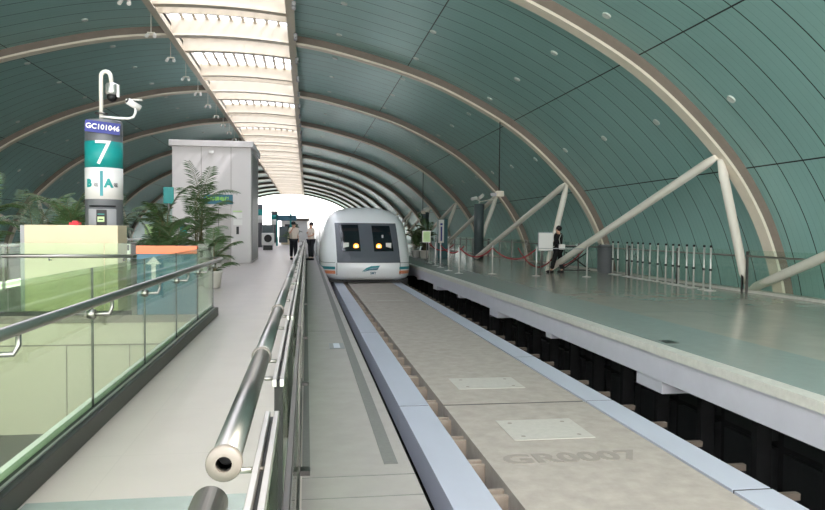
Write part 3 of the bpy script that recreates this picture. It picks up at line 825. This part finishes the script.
def gate(y0, y1, k):
    X0, X1, Z = -.135, -.088, .885
    t = thing('platform_gate', f'glass platform gate with pale double metal cap beside the handrail, {ORD[k]} from the camera', 'gate', ((X0+X1)/2, y0, 0), 'glass platform gates')
    MB().box(X0, X0+.017, y0, y1, Z-.03, Z).box(X1-.017, X1, y0, y1, Z-.03, Z).build('cap', 'alu', t, bevel=.002)
    MB().box(X0+.015, X1-.015, y0+.002, y1, Z-.05, Z-.02).build('cap_channel', 'black', t)
    MB().box(X0+.008, X1-.004, y0-.002, y0+.04, 0.0, Z-.031).build('end_post', 'black', t)
    MB().box(X0+.008, X1-.004, y1-.04, y1, 0.0, Z-.031).build('end_post', 'black', t)
    MB().box(X0+.018, X1-.018, y0+.04, y1-.04, .08, Z-.05).build('glass_panel', 'glass_g', t)
    MB().box(X0, X1, y0+.04, y1-.04, 0, .08).build('base_rail', 'alu', t)
for k, (a, b) in enumerate([(.1, 2.40), (2.9, 4.85), (5.05, 8.0), (8.3, 11.2), (11.4, 15.6), (15.8, 21.5), (21.7, 30), (30.2, 42)]): gate(a, b, k)
def screen(y0, y1, k):
    X = -.042
    t = thing('glass_screen', f'glass screen with slim grey metal top rail on the track side, {ORD[k]} from the camera', 'screen', (X, y0, 0), 'glass screens on the track side')
    MB().box(X-.006, X+.012, y0, y1, .90, .93).build('top_rail', 'steel_dark', t, bevel=.003)
    MB().box(X-.006, X+.012, y0, y1, .0, .1).build('bottom_rail', 'steel_dark', t)
    MB().box(X-.002, X+.004, y0+.03, y1-.03, .1, .90).build('glass_panel', 'glass_g', t)
    for y in (y0, y1-.035): MB().box(X-.008, X+.010, y, y+.03, .1, .9).build('post', 'steel_dark', t)
    MB().box(X-.02, X+.07, y0+.02, y0+.10, 0, .03).build('foot', 'steel_dark', t)
for k, (a, b) in enumerate([(.3, 4.2), (4.25, 6.7), (6.75, 9.6), (9.65, 14), (14.05, 20), (20.05, 30), (30.1, 42)]): screen(a, b, k)
struct(MB().box(-.02, .03, 4.35, 60, 0, .003).build('trim_10', 'rubber'))
struct(MB().box(.50, .59, 4.42, 60, 0, .003).build('trim_11', 'rubber'))
t = thing('floor_hatch', 'small blue-grey marker plate set in the narrow concrete walkway', 'floor plate', (.39, 9.1, 0))
MB().box(.30, .49, 8.85, 9.28, 0, .004).build('plate', 'grey', t)
MB().box(.355, .435, 8.9, 9.25, .004, .006).build('inlay', 'rail', t)
single('floor_grate', MB().box(4.86, 5.02, 8.82, 9.08, .003, .007), 'curb', 'small dark plate set in the edge of right platform', 'floor plate', (4.94, 8.95, .003))
struct(MB().box(-.02, .67, 4.22, 4.228, 0, .002).box(-.02, .67, 3.88, 3.888, 0, .002).box(-.02, .67, 10.4, 10.41, 0, .002).build('trim_12', 'rubber'))

# ------------------------------------------------------------------ right platform furniture
# back railing
def back_rail(y0, y1, k, glassy=True):
    X = 11.12
    t = thing('glass_railing', f'glass railing with steel rail along the back of right platform, {ORD[k]} length from the camera', 'railing', (X, y0, 0), 'back railing lengths')
    MB().tube([(X, y0, .93), (X, y1, .93)], .025, 10).build('top_rail', 'steel', t)
    MB().box(X+.03, X+.045, y0+.02, y1-.02, .07, 1.08).build('glass_panel', 'glass', t)
    n = max(2, int((y1-y0)/1.7))
    for i in range(n): yy = y0+.05+(y1-y0-.1)*i/(n-1); MB().box(X-.02, X+.03, yy-.02, yy+.02, 0, 1.05).build('post', 'steel_dark', t)
for k, (a, b) in enumerate([(3, 9.5), (9.6, 16.4), (16.5, 23), (23.1, 32), (32.1, 42), (42.1, 60)]): back_rail(a, b, k)
# row of belt stanchions standing together
def stanchion(loc, label, group, H=.98, tall=False):
    x, y, z = loc
    t = thing('stanchion', label, 'barrier post', loc, group)
    MB().lathe([(.15, 0), (.15, .012), (.05, .03), (.028, .05)], (x, y, 0), 20).build('base', 'chrome', t)
    MB().tube([(x, y, .03), (x, y, H)], .026, 12).build('pole', 'chrome', t)
    MB().lathe([(.03, 0), (.034, .01), (.034, .05), (.02, .06)], (x, y, H-.02), 14).build('head', 'black' if tall else 'chrome', t)
    if tall: MB().lathe([(.034, 0), (.036, .01), (.036, .05), (.03, .06)], (x, y, .52), 14).build('belt_cassette', 'black', t)
    return t
row = [(10.93, 23.84), (10.9, 23.36), (10.84, 22.53), (10.81, 22.1), (10.77, 21.6), (10.74, 21.19), (10.7, 20.65), (10.66, 20.07), (10.62, 19.51), (10.59, 19.05), (10.56, 18.67), (10.52, 18.18), (10.5, 17.78), (10.46, 17.22), (10.43, 16.86)]
p = None
for i, (x, y) in enumerate(row):
    lb = f'chrome stanchion with black clips in the stored row, {ORD[len(row)-1-i]} from the right end'
    if p is None: p = stanchion((x, y, 0), lb, 'chrome stanchions stored in a row', 1.15, True)
    else: copy_tree(p, (x, y, 0), label=lb)
# roped stanchions nearer the edge
rp = [(5.62, 31.9, 'nearest the green notice'), (5.5, 29.6, 'second of the roped posts from the train'), (5.45, 28.2, 'third of the roped posts from the train'), (5.32, 25.9, 'left of the two nearest the platform edge'),
      (5.35, 24.2, 'nearest the platform edge'), (6.48, 23.9, 'left of the white board, holding two ropes'), (7.75, 22.9, 'under the white board'), (9.31, 22.3, 'right of the person in black')]
ps = stanchion((rp[0][0], rp[0][1], 0), 'chrome rope post '+rp[0][2], 'rope barrier posts')
for x, y, l in rp[1:]: copy_tree(ps, (x, y, 0), label='chrome rope post '+l)
def rope(a, b, sag, label, r=.022):
    a = Vector(a); b = Vector(b); pts = []
    for i in range(15):
        u = i/14; q = a*(1-u)+b*u; q.z -= sag*4*u*(1-u); pts.append(q)
    return single('rope', MB().tube(pts, r, 8), 'rope', label, 'rope', tuple(a), 'red barrier ropes')
rope((6.48, 23.9, .93), (7.75, 22.9, .93), .38, 'red rope sagging left of the white board')
rope((5.35, 24.2, .93), (6.48, 23.9, .93), .33, 'red rope sagging in front of the grey pillar')
rope((5.62, 31.9, .93), (6.6, 31.0, .9), .3, 'red rope sagging beside the teal sign totem')
rope((5.45, 28.2, .93), (6.3, 27.6, .9), .3, 'red rope sagging right of the teal sign totem')
rope((7.75, 25.0, .9), (9.6, 25.6, .95), .75, 'red rope hanging low behind the person in black')
rope((9.3, 24.6, .25), (10.3, 25.0, .85), .1, 'red rope rising behind the person in black to the right')
# belt between posts right of person
single('barrier_belt', MB().box(7.76, 9.3, -.004, .004, .93, .955), 'lgrey', 'pale belt stretched between the posts beside the person in black', 'belt', (7.76, 0, .9))
bpy.data.objects['barrier_belt'].location = (7.76, 22.9, .9); bpy.data.objects['barrier_belt'].rotation_euler = (0, 0, math.atan2(-.6, 1.55))
# white board
t = thing('notice_board', 'blank white board on a stand left of the person in black', 'board', (8.4, 24.0, 0))
MB().box(8.2, 8.72, 23.98, 24.02, .84, 1.46).build('board', 'white', t, bevel=.005)
MB().box(8.18, 8.74, 24.02, 24.035, .82, 1.48).build('frame', 'lgrey', t)
for x in (8.3, 8.64): MB().tube([(x, 24.05, 0), (x, 24.04, 1.3)], .015, 8).build('leg', 'steel', t)
# pillar with cameras
t = thing('grey_pillar', 'slim dark grey pillar standing on the right platform', 'pillar', (9.0, 36, 0))
MB().lathe([(.26, 0), (.26, 2.92), (.22, 2.95)], (9.0, 36, 0), 26).build('shaft', 'pillar', t)
t = thing('security_camera', 'pair of white cameras on top of the slim grey pillar', 'camera', (9.0, 36, 2.95))
MB().tube([(9.0, 36, 2.95), (9.0, 36, 3.12), (8.75, 35.9, 3.2)], .03, 8).build('arm', 'white', t)
MB().tube([(8.55, 35.8, 3.18), (8.85, 35.95, 3.26)], .09, 12).build('housing', 'white', t)
MB().tube([(8.95, 35.8, 3.22), (9.2, 35.95, 3.42)], .09, 12).build('housing', 'white', t)
MB().tube([(9.0, 36, 3.05), (9.5, 36, 3.15), (9.85, 36, 3.2)], .03, 8).build('arm', 'strut', t)
# rods hanging from the arches
for (x, n, zb, lab, zt) in ((7.28, 1, 2.95, 'thin dark rod hanging from second arch to the beige device above the grey pillar', None), (7.7, 3, 2.75, 'thin dark rod hanging from an arch behind the palm', None)):
    y = Y0+BAY*n; zt = zat(x)
    t = thing('hanging_device', lab, 'hanging device', (x, y, zt))
    MB().tube([(x, y, zt+.02), (x, y, zb+.1)], .022, 8).build('rod', 'seam', t)
    MB().box(x-.12, x+.16, y-.14, y+.14, zb-.12, zb+.1).build('housing', 'ribflange', t, bevel=.02)
    MB().box(x-.34, x-.12, y-.06, y+.06, zb-.1, zb+.02).build('side_box', 'lgrey', t, bevel=.01)
# second pillar
t = thing('grey_pillar', 'dark grey pillar half hidden behind the potted palm by the train', 'pillar', (7.9, 46.4, 0))
MB().lathe([(.26, 0), (.26, 2.7), (.22, 2.75)], (7.9, 46.4, 0), 26).build('shaft', 'pillar', t)
MB().tube([(7.7, 46.3, 2.85), (8.1, 46.4, 3.05)], .1, 10).build('camera', 'white', t)
# totem
t = thing('sign_totem', 'teal sign totem with white face standing on right platform near the train', 'sign', (7.46, 38.1, 0))
MB().box(7.2, 7.75, 38.0, 38.5, 0, 2.15).build('body', 'darkteal', t, bevel=.02)
f = MB().box(7.22, 7.52, 37.96, 38.0, .85, 2.12).build('face', 'white', t)
MB().box(7.33, 7.42, 37.95, 37.96, .95, 1.75).build('text_block', 'blue', f)
MB().lathe([(.06, 0), (.06, .01)], (0, 0, 0), 14)
MB().box(7.31, 7.44, 37.95, 37.96, 1.82, 1.93).build('emblem', 'blue', f)
# notice stand
t = thing('notice_stand', 'green notice on a thin stand in front of the potted palm', 'sign', (5.42, 31.4, 0))
MB().tube([(5.42, 31.4, 0), (5.42, 31.4, 1.1)], .015, 8).build('pole', 'steel', t)
MB().lathe([(.16, 0), (.16, .015), (.03, .03)], (5.42, 31.4, 0), 18).build('base', 'steel_dark', t)
MB().box(5.25, 5.58, 31.37, 31.39, 1.0, 1.48).build('notice', 'lime', t)
MB().box(5.23, 5.60, 31.39, 31.41, .98, 1.50).build('frame', 'alu', t)
# bin
t = thing('litter_bin', 'round dark grey litter bin at the left end of stored stanchions', 'bin', (10.88, 24.35, 0))
MB().lathe([(.27, 0), (.29, .03), (.29, .93), (.30, .95), (.30, 1.02), (.22, 1.05), (.2, 1.0)], (10.88, 24.35, 0), 30).build('body', 'grey', t)
MB().lathe([(.3, .95), (.305, .97), (.3, .99)], (10.88, 24.35, 0), 30).build('rim', 'steel_dark', t)
# low dark cables / stacked barrier clutter behind person
t = thing('folding_barrier', 'dark folded barrier frame lying beside the litter bin', 'barrier', (10.2, 25.2, 0))
for a, b in (((9.6, 25.3, .1), (10.5, 25.1, .75)), ((9.7, 25.3, .75), (10.55, 25.1, .12)), ((9.6, 25.3, .06), (10.6, 25.1, .06)), ((10.5, 25.1, .06), (10.5, 25.1, .95)), ((9.65, 25.3, .95), (10.5, 25.1, .95)), ((9.65, 25.3, .06), (9.65, 25.3, .95))):
    MB().tube([a, b], .022, 8).build('bar', 'curb', t)

# ------------------------------------------------------------------ palms
def palm_mesh(seed, nf, L, H, spread, dense=18):
    r = random.Random(seed); lf = MB(); st = MB()
    for i in range(nf):
        az = 2*PI*i/nf+r.uniform(-.3, .3); el = r.uniform(.75, 1.45); ln = L*r.uniform(.75, 1.1); hz = H*r.uniform(.35, 1.0)
        bx, by = r.uniform(-spread, spread), r.uniform(-spread, spread)
        p = Vector((bx, by, hz)); pts = [Vector((bx*.6, by*.6, .3)), p.copy()]; d = Vector((math.cos(az)*math.cos(el), math.sin(az)*math.cos(el), math.sin(el)))
        rach = [p.copy()]; K = 16
        for k in range(K):
            d = (d+Vector((0, 0, -.06-.07*k/K))).normalized(); p = p+d*ln/K; rach.append(p.copy())
        st.tube(pts+rach[1:], [.012]*2+[.010*(1-.7*k/K) for k in range(K)], 5)
        for k in range(2*K-3):
            u = (k+3)/(2*K); a = rach[int(u*K)]; b = rach[min(K, int(u*K)+1)]; q = a.lerp(b, u*K-int(u*K))
            t = (b-a).normalized() if (b-a).length > 0 else d
            side = t.cross(Vector((0, 0, 1)));
            if side.length < .05: side = Vector((1, 0, 0))
            side.normalize(); ll = .34*L*(math.sin(PI*min(1, u*.85+.1))**.6)*r.uniform(.85, 1.1)
            for s in (-1, 1):
                dr = (t*.75+side*s*1.0+Vector((0, 0, -.28+r.uniform(-.15, .15)))).normalized(); w = t*.0085+Vector((0, 0, .004))
                m1 = q+dr*ll*.5; e = q+dr*ll+Vector((0, 0, -.10*ll))
                lf.add([q-w*.4, q+w*.4, m1+w, m1-w, e], [(0, 1, 2, 3), (3, 2, 4)])
    return lf, st
def palm(loc, seed, nf, L, H, spread, label, leaf='leaf', group='potted palms'):
    t = thing('potted_palm', label, 'plant', (0, 0, 0), group)
    lf, st = palm_mesh(seed, nf, L, H, spread)
    for m_ in (lf, st): m_.v = [(x, y, max(z, .06)) for x, y, z in m_.v]
    MB().lathe([(.17, 0), (.2, .04), (.24, .38), (.26, .40), (.26, .44), (.22, .44)], n=22).build('pot', 'pot', t)
    MB().lathe([(.21, .38), (.2, .40)], n=18).build('soil', 'soil', t)
    st.build('stems', 'stem', t); lf.build('fronds', leaf, t)
    t.location = loc; return t
palm((-2.85, 19.4, 0), 3, 18, 1.3, 2.15, .13, 'tall potted palm in front of the lift door, tallest of its cluster')
palm((-3.55, 18.4, 0), 5, 16, 1.0, 1.9, .14, 'potted palm left of the tallest palm, above the orange strip')
palm((-2.35, 18.3, 0), 11, 12, .95, .9, .12, 'low potted palm at the right edge of the cluster before the lift')
palm((-3.3, 17.9, 0), 17, 14, .9, 1.2, .12, 'dark potted palm in the middle of the cluster before the lift')
palm((-4.15, 19.6, 0), 23, 12, .85, 1.0, .14, 'small potted palm at the left edge of the cluster before the lift', 'leaf2')
palm((-6.2, 17.6, 0), 31, 15, 1.15, 1.7, .16, 'broad potted palm behind the left end of the cream box', 'leaf2')
palm((-5.3, 17.0, 0), 37, 15, 1.1, 1.8, .14, 'bushy potted palm behind the middle of the cream box')
palm((-7.0, 16.6, 0), 41, 13, 1.1, 1.8, .14, 'potted palm at the left edge of the picture')
palm((-4.9, 18.6, 0), 43, 12, 1.1, 1.8, .14, 'potted palm just left of the numbered column', 'leaf2')
palm((6.35, 37.5, 0), 47, 20, .85, 1.7, .18, 'dense dark potted palm on the right platform beside the train')
palm((6.1, 38.6, 0), 53, 16, .8, 1.3, .2, 'darker potted palm behind the one beside the train')
palm((-1.2, 62, 0), 59, 18, 1.0, 1.5, .2, 'distant potted plant on the left platform near the two staff')

# ------------------------------------------------------------------ clutter behind the palms
def pole_sign(x, y, h, w, m, label):
    t = thing('banner_pole', label, 'sign', (x, y, 0))
    MB().lathe([(.2, 0), (.2, .03), (.04, .05)], (x, y, 0), 16).build('base', 'steel_dark', t)
    MB().tube([(x, y, .04), (x, y, h)], .03, 8).build('pole', 'steel', t)
    MB().box(x-w/2, x+w/2, y-.03, y+.03, h*.82, h).build('banner', m, t, bevel=.01)
pole_sign(-4.1, 22.0, 2.75, .3, 'teal', 'tall teal banner sign showing through the palms, left one')
pole_sign(-3.75, 22.5, 1.6, .22, 'teal', 'narrow teal banner sign low between the palms, right one')
t = thing('gate_cluster', 'row of small metal ticket gates left of the palms', 'gates', (-6.0, 27, 0))
for i in range(5):
    x = -7.0+i*.62
    MB().box(x-.09, x+.09, 26.6, 27.7, 0, .98).build('gate_cabinet', 'alu' if i % 2 else 'counterblue', t, bevel=.02)
    MB().box(x-.05, x+.05, 26.58, 26.6, .7, .9).build('reader', 'black', t.children[-1])
t = thing('crowd_rail', 'steel railing behind the palms left of the lift', 'railing', (-6, 24, 0))
MB().tube([(-7.2, 24, 1.0), (-3.4, 24, 1.0)], .025, 8).tube([(-7.2, 24, .55), (-3.4, 24, .55)], .018, 8).build('rails', 'steel', t)
for i in range(5): MB().tube([(-7.2+i*.95, 24, 0), (-7.2+i*.95, 24, 1.02)], .022, 8).build('post', 'steel', t)
t = thing('notice_stand', 'small pale yellow notice on a thin stand right of the numbered column', 'sign', (-4.35, 20.5, 0))
MB().tube([(-4.35, 20.5, 0), (-4.35, 20.5, 1.3)], .014, 8).build('pole', 'steel', t)
MB().lathe([(.16, 0), (.16, .015), (.03, .03)], (-4.35, 20.5, 0), 16).build('base', 'steel_dark', t)
MB().box(-4.46, -4.24, 20.47, 20.49, 1.3, 1.62).build('notice', 'lime', t)
# left platform edge railing
t = thing('glass_railing', 'distant railing with pale top rail along the left side of the centre platform', 'railing', (-7.15, 14, 0))
MB().tube([(-7.15, 10, 1.05), (-7.15, 60, 1.05)], .035, 10).build('top_rail', 'white', t)
MB().box(-7.16, -7.14, 10, 60, .08, .98).build('glass_panel', 'glass_g', t)
for i in range(26): MB().box(-7.18, -7.12, 10+2*i-.02, 10+2*i+.02, 0, 1.03).build('post', 'steel_dark', t)

# ------------------------------------------------------------------ far platform furniture
column(-3.95, 60, 'distant grey column with teal band, nearer one beyond the lift', False)
column(-3.62, 82, 'distant grey column with teal band, farther one beyond the lift', False)
t = thing('screening_machine', 'white machine with dark round opening beyond the lift', 'machine', (-2.75, 52, 0))
MB().box(-3.2, -2.35, 52, 53.5, .35, 1.25).build('cabinet', 'white', t, bevel=.04)
MB().tube([(-2.75, 51.97, .85), (-2.75, 52.02, .85)], .28, 20).build('opening', 'black', t)
MB().box(-3.1, -2.45, 52.1, 53.3, 0, .35).build('stand', 'curb', t)
MB().box(-3.15, -2.4, 52.1, 52.9, 1.25, 1.85).build('screen_box', 'pillar', t, bevel=.03)
t = thing('teal_kiosk', 'teal kiosk frame with dark screen on the distant left platform', 'kiosk', (-2.3, 66, 0))
MB().box(-2.75, -2.6, 66, 66.4, 0, 3.0).box(-1.5, -1.35, 66, 66.4, 0, 3.0).build('post', 'teal', t)
MB().box(-2.75, -.9, 66, 66.4, 2.35, 2.85).build('header', 'counterblue', t, bevel=.02)
MB().box(-2.5, -1.7, 66.05, 66.5, .3, 1.8).build('screen', 'pillar', t, bevel=.02)
t = thing('beige_counter', 'beige service counter far along the left platform', 'counter', (-1.9, 72, 0))
MB().box(-2.5, -1.1, 72, 73, 0, 1.3).build('body', 'boxcream', t, bevel=.02)
MB().box(-2.55, -1.05, 71.95, 73.05, 1.3, 1.36).build('top', 'ribweb', t)
t = thing('kiosk_booth', 'distant booth with dark red-brown roof edge near the hall end', 'booth', (-1.2, 88, 0))
MB().box(-3.0, .2, 88, 91, 0, 2.6).build('body', 'white', t, bevel=.03)
MB().box(-3.2, .4, 87.8, 91.2, 2.6, 2.95).build('roof_edge', 'ribweb', t, bevel=.02)
MB().box(-2.6, -1.0, 87.95, 88, 1.0, 2.2).build('window', 'window', t)
t = thing('canopy', 'pale canopy beyond the open far end of hall', 'canopy', (-2, 150, 0))
MB().box(-9, 1, 150, 165, 5.2, 5.6).build('roof', 'white', t, bevel=.05)
for x in (-8.5, .5): MB().tube([(x, 151, -6), (x, 151, 5.2)], .2, 10).build('post', 'white', t)

# ------------------------------------------------------------------ people
def skin_obj(name, verts, edges, radii, root, mt, parent, sub=2):
    me = bpy.data.meshes.new(name); bm = bmesh.new(); ly = bm.verts.layers.skin.verify()
    vs = []
    for i, (v, r) in enumerate(zip(verts, radii)):
        q = bm.verts.new(v); rr = r if isinstance(r, tuple) else (r, r); q[ly].radius = rr; q[ly].use_root = (i == root); vs.append(q)
    for a, b in edges: bm.edges.new((vs[a], vs[b]))
    bm.to_mesh(me); bm.free()
    o = bpy.data.objects.new(name+'_tmp', me); COL.objects.link(o)
    s = o.modifiers.new('s', 'SKIN'); s.use_smooth_shade = True
    k = o.modifiers.new('k', 'SUBSURF'); k.levels = sub; k.render_levels = sub
    bpy.context.view_layer.update()
    fm = bpy.data.meshes.new_from_object(o.evaluated_get(bpy.context.evaluated_depsgraph_get()))
    bpy.data.objects.remove(o); fm.name = name; fm.materials.clear(); fm.materials.append(M[mt])
    for p in fm.polygons: p.use_smooth = True
    r = bpy.data.objects.new(name, fm); COL.objects.link(r)
    if parent is not None: r.parent = parent
    return r
def person(loc, rz, h, label, top, bottom, pose, bag=False, sleeves='short'):
    """built facing -Y, 1.72 m tall, then scaled"""
    t = thing('person', label, 'person', (0, 0, 0))
    J = dict(pel=(0, 0, .93), sp=(0, 0, 1.12), ch=(0, 0, 1.30), nk=(0, 0, 1.45), hd=(0, -.01, 1.55), cr=(0, -.01, 1.66),
             shL=(.17, 0, 1.40), shR=(-.17, 0, 1.40), hpL=(.09, 0, .88), hpR=(-.09, 0, .88))
    J.update(pose)
    V = list(J.keys()); I = {k: i for i, k in enumerate(V)}
    E = [('pel', 'sp'), ('sp', 'ch'), ('ch', 'nk'), ('nk', 'hd'), ('hd', 'cr')]
    for s in 'LR':
        E += [('ch', 'sh'+s), ('sh'+s, 'el'+s), ('el'+s, 'wr'+s), ('wr'+s, 'ha'+s), ('pel', 'hp'+s), ('hp'+s, 'kn'+s), ('kn'+s, 'an'+s), ('an'+s, 'to'+s)]
    R = dict(pel=.12, sp=(.13, .10), ch=(.14, .10), nk=.052, hd=.088, cr=.075, sh=.055, el=.04, wr=.027, ha=.03, hp=.085, kn=.055, an=.034, to=.026)
    rad = [R.get(k, R.get(k[:2])) for k in V]
    skin_obj('body', [J[k] for k in V], [(I[a], I[b]) for a, b in E], rad, 0, 'skin', t)
    # face
    fc = Vector(J['hd'])+Vector((0, 0, .05))
    hd = t.children[0]
    MB().ball((fc.x, fc.y-.10, fc.z-.01), .014).build('nose', 'skin', hd)
    for s in (-1, 1):
        MB().ball((fc.x+s*.032, fc.y-.078, fc.z+.02), .010).build('eye', 'hair', hd)
        MB().ball((fc.x+s*.088, fc.y, fc.z), .02, sc=(.5, 1, 1.4)).build('ear', 'skin', hd)
    MB().box(fc.x-.022, fc.x+.022, fc.y-.09, fc.y-.075, fc.z-.047, fc.z-.038).build('mouth', 'rope', hd)
    # fingers
    for s in 'LR':
        a = Vector(J['wr'+s]); b = Vector(J['ha'+s]); d = (b-a).normalized(); sd = d.cross(Vector((1, 0, 0))).normalized() if abs(d.x) < .9 else Vector((0, 1, 0))
        for k, l in enumerate((.06, .072, .076, .066)):
            o = b+sd*(k-1.5)*.017; sgn = 1 if s == 'L' else -1
            MB().tube([o, o+d*l*.6, o+d*l+Vector((-sgn*.02, 0, 0))], [.009, .008, .006], 6).build('finger', 'skin', hd)
        MB().tube([a.lerp(b, .4), a.lerp(b, .8)+sd*-.04, b+sd*-.05+d*.02], [.011, .010, .007], 6).build('thumb', 'skin', hd)
    hair = MB().ball((fc.x, fc.y+.03, fc.z+.055), .112, sc=(.94, 1.0, .98)); hair.build('hair', 'hair', t)
    # trousers
    K = ['pel']+[p+s for s in 'LR' for p in ('hp', 'kn', 'an')]; II = {k: i for i, k in enumerate(K)}
    TR = dict(pel=(.155, .125), hp=.115, kn=.092, an=.075)
    def dn(k):
        v = Vector(J[k]); return v+Vector((0, 0, .03)) if k.startswith('an') else v
    skin_obj('trousers', [tuple(dn(k)) for k in K], [(II[a], II[b]) for a, b in E if a in II and b in II], [TR.get(k, TR.get(k[:2])) for k in K], 0, bottom, t)
    # shirt
    K = ['pel', 'sp', 'ch', 'nkb']+['sh'+s for s in 'LR']+['el'+s for s in 'LR']
    J2 = dict(J); J2['nkb'] = tuple(Vector(J['nk'])-Vector((0, 0, .04)))
    if sleeves == 'short':
        for s in 'LR': J2['el'+s] = tuple(Vector(J['sh'+s]).lerp(Vector(J['el'+s]), .75))
    II = {k: i for i, k in enumerate(K)}
    SR = dict(pel=(.165, .135), sp=(.175, .14), ch=(.20, .15), nkb=.075, sh=.095, el=.075, wr=.05)
    if sleeves == 'long':
        K += ['wrL', 'wrR']; II = {k: i for i, k in enumerate(K)}
    SE = ([('elL', 'wrL'), ('elR', 'wrR')] if sleeves == 'long' else [])+[('pel', 'sp'), ('sp', 'ch'), ('ch', 'nkb'), ('ch', 'shL'), ('ch', 'shR'), ('shL', 'elL'), ('shR', 'elR')]
    skin_obj('shirt', [tuple(Vector(J2[k])+Vector((0, 0, .07 if k == 'pel' else 0))) for k in K], [(II[a], II[b]) for a, b in SE], [SR.get(k, SR.get(k[:2])) for k in K], 1, top, t)
    for s in 'LR':
        a = Vector(J['an'+s]); b = Vector(J['to'+s]); d = (b-a); d.z = 0; d.normalize(); c = a.lerp(b, .45); 
        m = MB().ball((0, 0, 0), .1, sc=(.6, 1.55, .62)); an = math.atan2(-d.x, d.y)
        m.v = [(c.x+x*math.cos(an)-y*math.sin(an), c.y+x*math.sin(an)+y*math.cos(an), max(0.0, .04+z)) for x, y, z in m.v]; m.build('shoe', 'blackcloth', t)
    t.location = loc; t.scale = (h/1.72,)*3; t.rotation_euler = (0, 0, rz); return t
stand = dict(elL=(.21, .02, 1.13), wrL=(.2, -.08, .92), haL=(.2, -.1, .85), elR=(-.21, .02, 1.13), wrR=(-.2, -.08, .92), haR=(-.2, -.1, .85),
             knL=(.1, -.01, .5), anL=(.11, .02, .1), toL=(.13, -.12, .045), knR=(-.1, -.01, .5), anR=(-.11, .02, .1), toR=(-.13, -.12, .045))
hip = dict(stand); hip.update(elR=(-.27, .03, 1.18), wrR=(-.13, -.14, 1.25), haR=(-.05, -.16, 1.27), elL=(.22, .0, 1.15), wrL=(.12, -.16, 1.1), haL=(.05, -.18, 1.1))
phone = dict(stand); phone.update(elR=(-.25, -.12, 1.2), wrR=(-.14, -.2, 1.42), haR=(-.1, -.17, 1.5))
person((-.62, 35.6, 0), math.radians(25), 1.88, 'person in pale shirt and dark trousers on the left of the two staff', 'shirt', 'navy', phone)
person((.24, 35.2, 0), math.radians(-60), 1.86, 'person in pale shirt and dark trousers standing right beside the train', 'shirt', 'navy', hip)
walk = dict(elL=(.23, .02, 1.15), wrL=(.19, -.14, 1.0), haL=(.18, -.2, .97), elR=(-.23, -.02, 1.15), wrR=(-.19, -.2, 1.12), haR=(-.18, -.26, 1.13),
            knL=(.12, -.1, .5), anL=(.14, -.18, .1), toL=(.16, -.32, .045), knR=(-.10, .04, .5), anR=(-.13, .1, .1), toR=(-.15, -.03, .045))
pb = person((9.15, 24.6, 0), math.radians(-138), 1.70, 'person in black clothes with small white bag beside the white board', 'blackcloth', 'blackcloth', walk, sleeves='long')
t = thing('shoulder_bag', 'small white bag on the hip of the person in black', 'bag', (9.28, 24.38, .95))
MB().box(9.08, 9.30, 24.28, 24.38, .87, 1.06).build('pouch', 'white', t, bevel=.02)
MB().tube([(9.12, 24.33, 1.05), (9.1, 24.38, 1.25), (9.2, 24.45, 1.42)], .01, 6).build('strap', 'white', t)
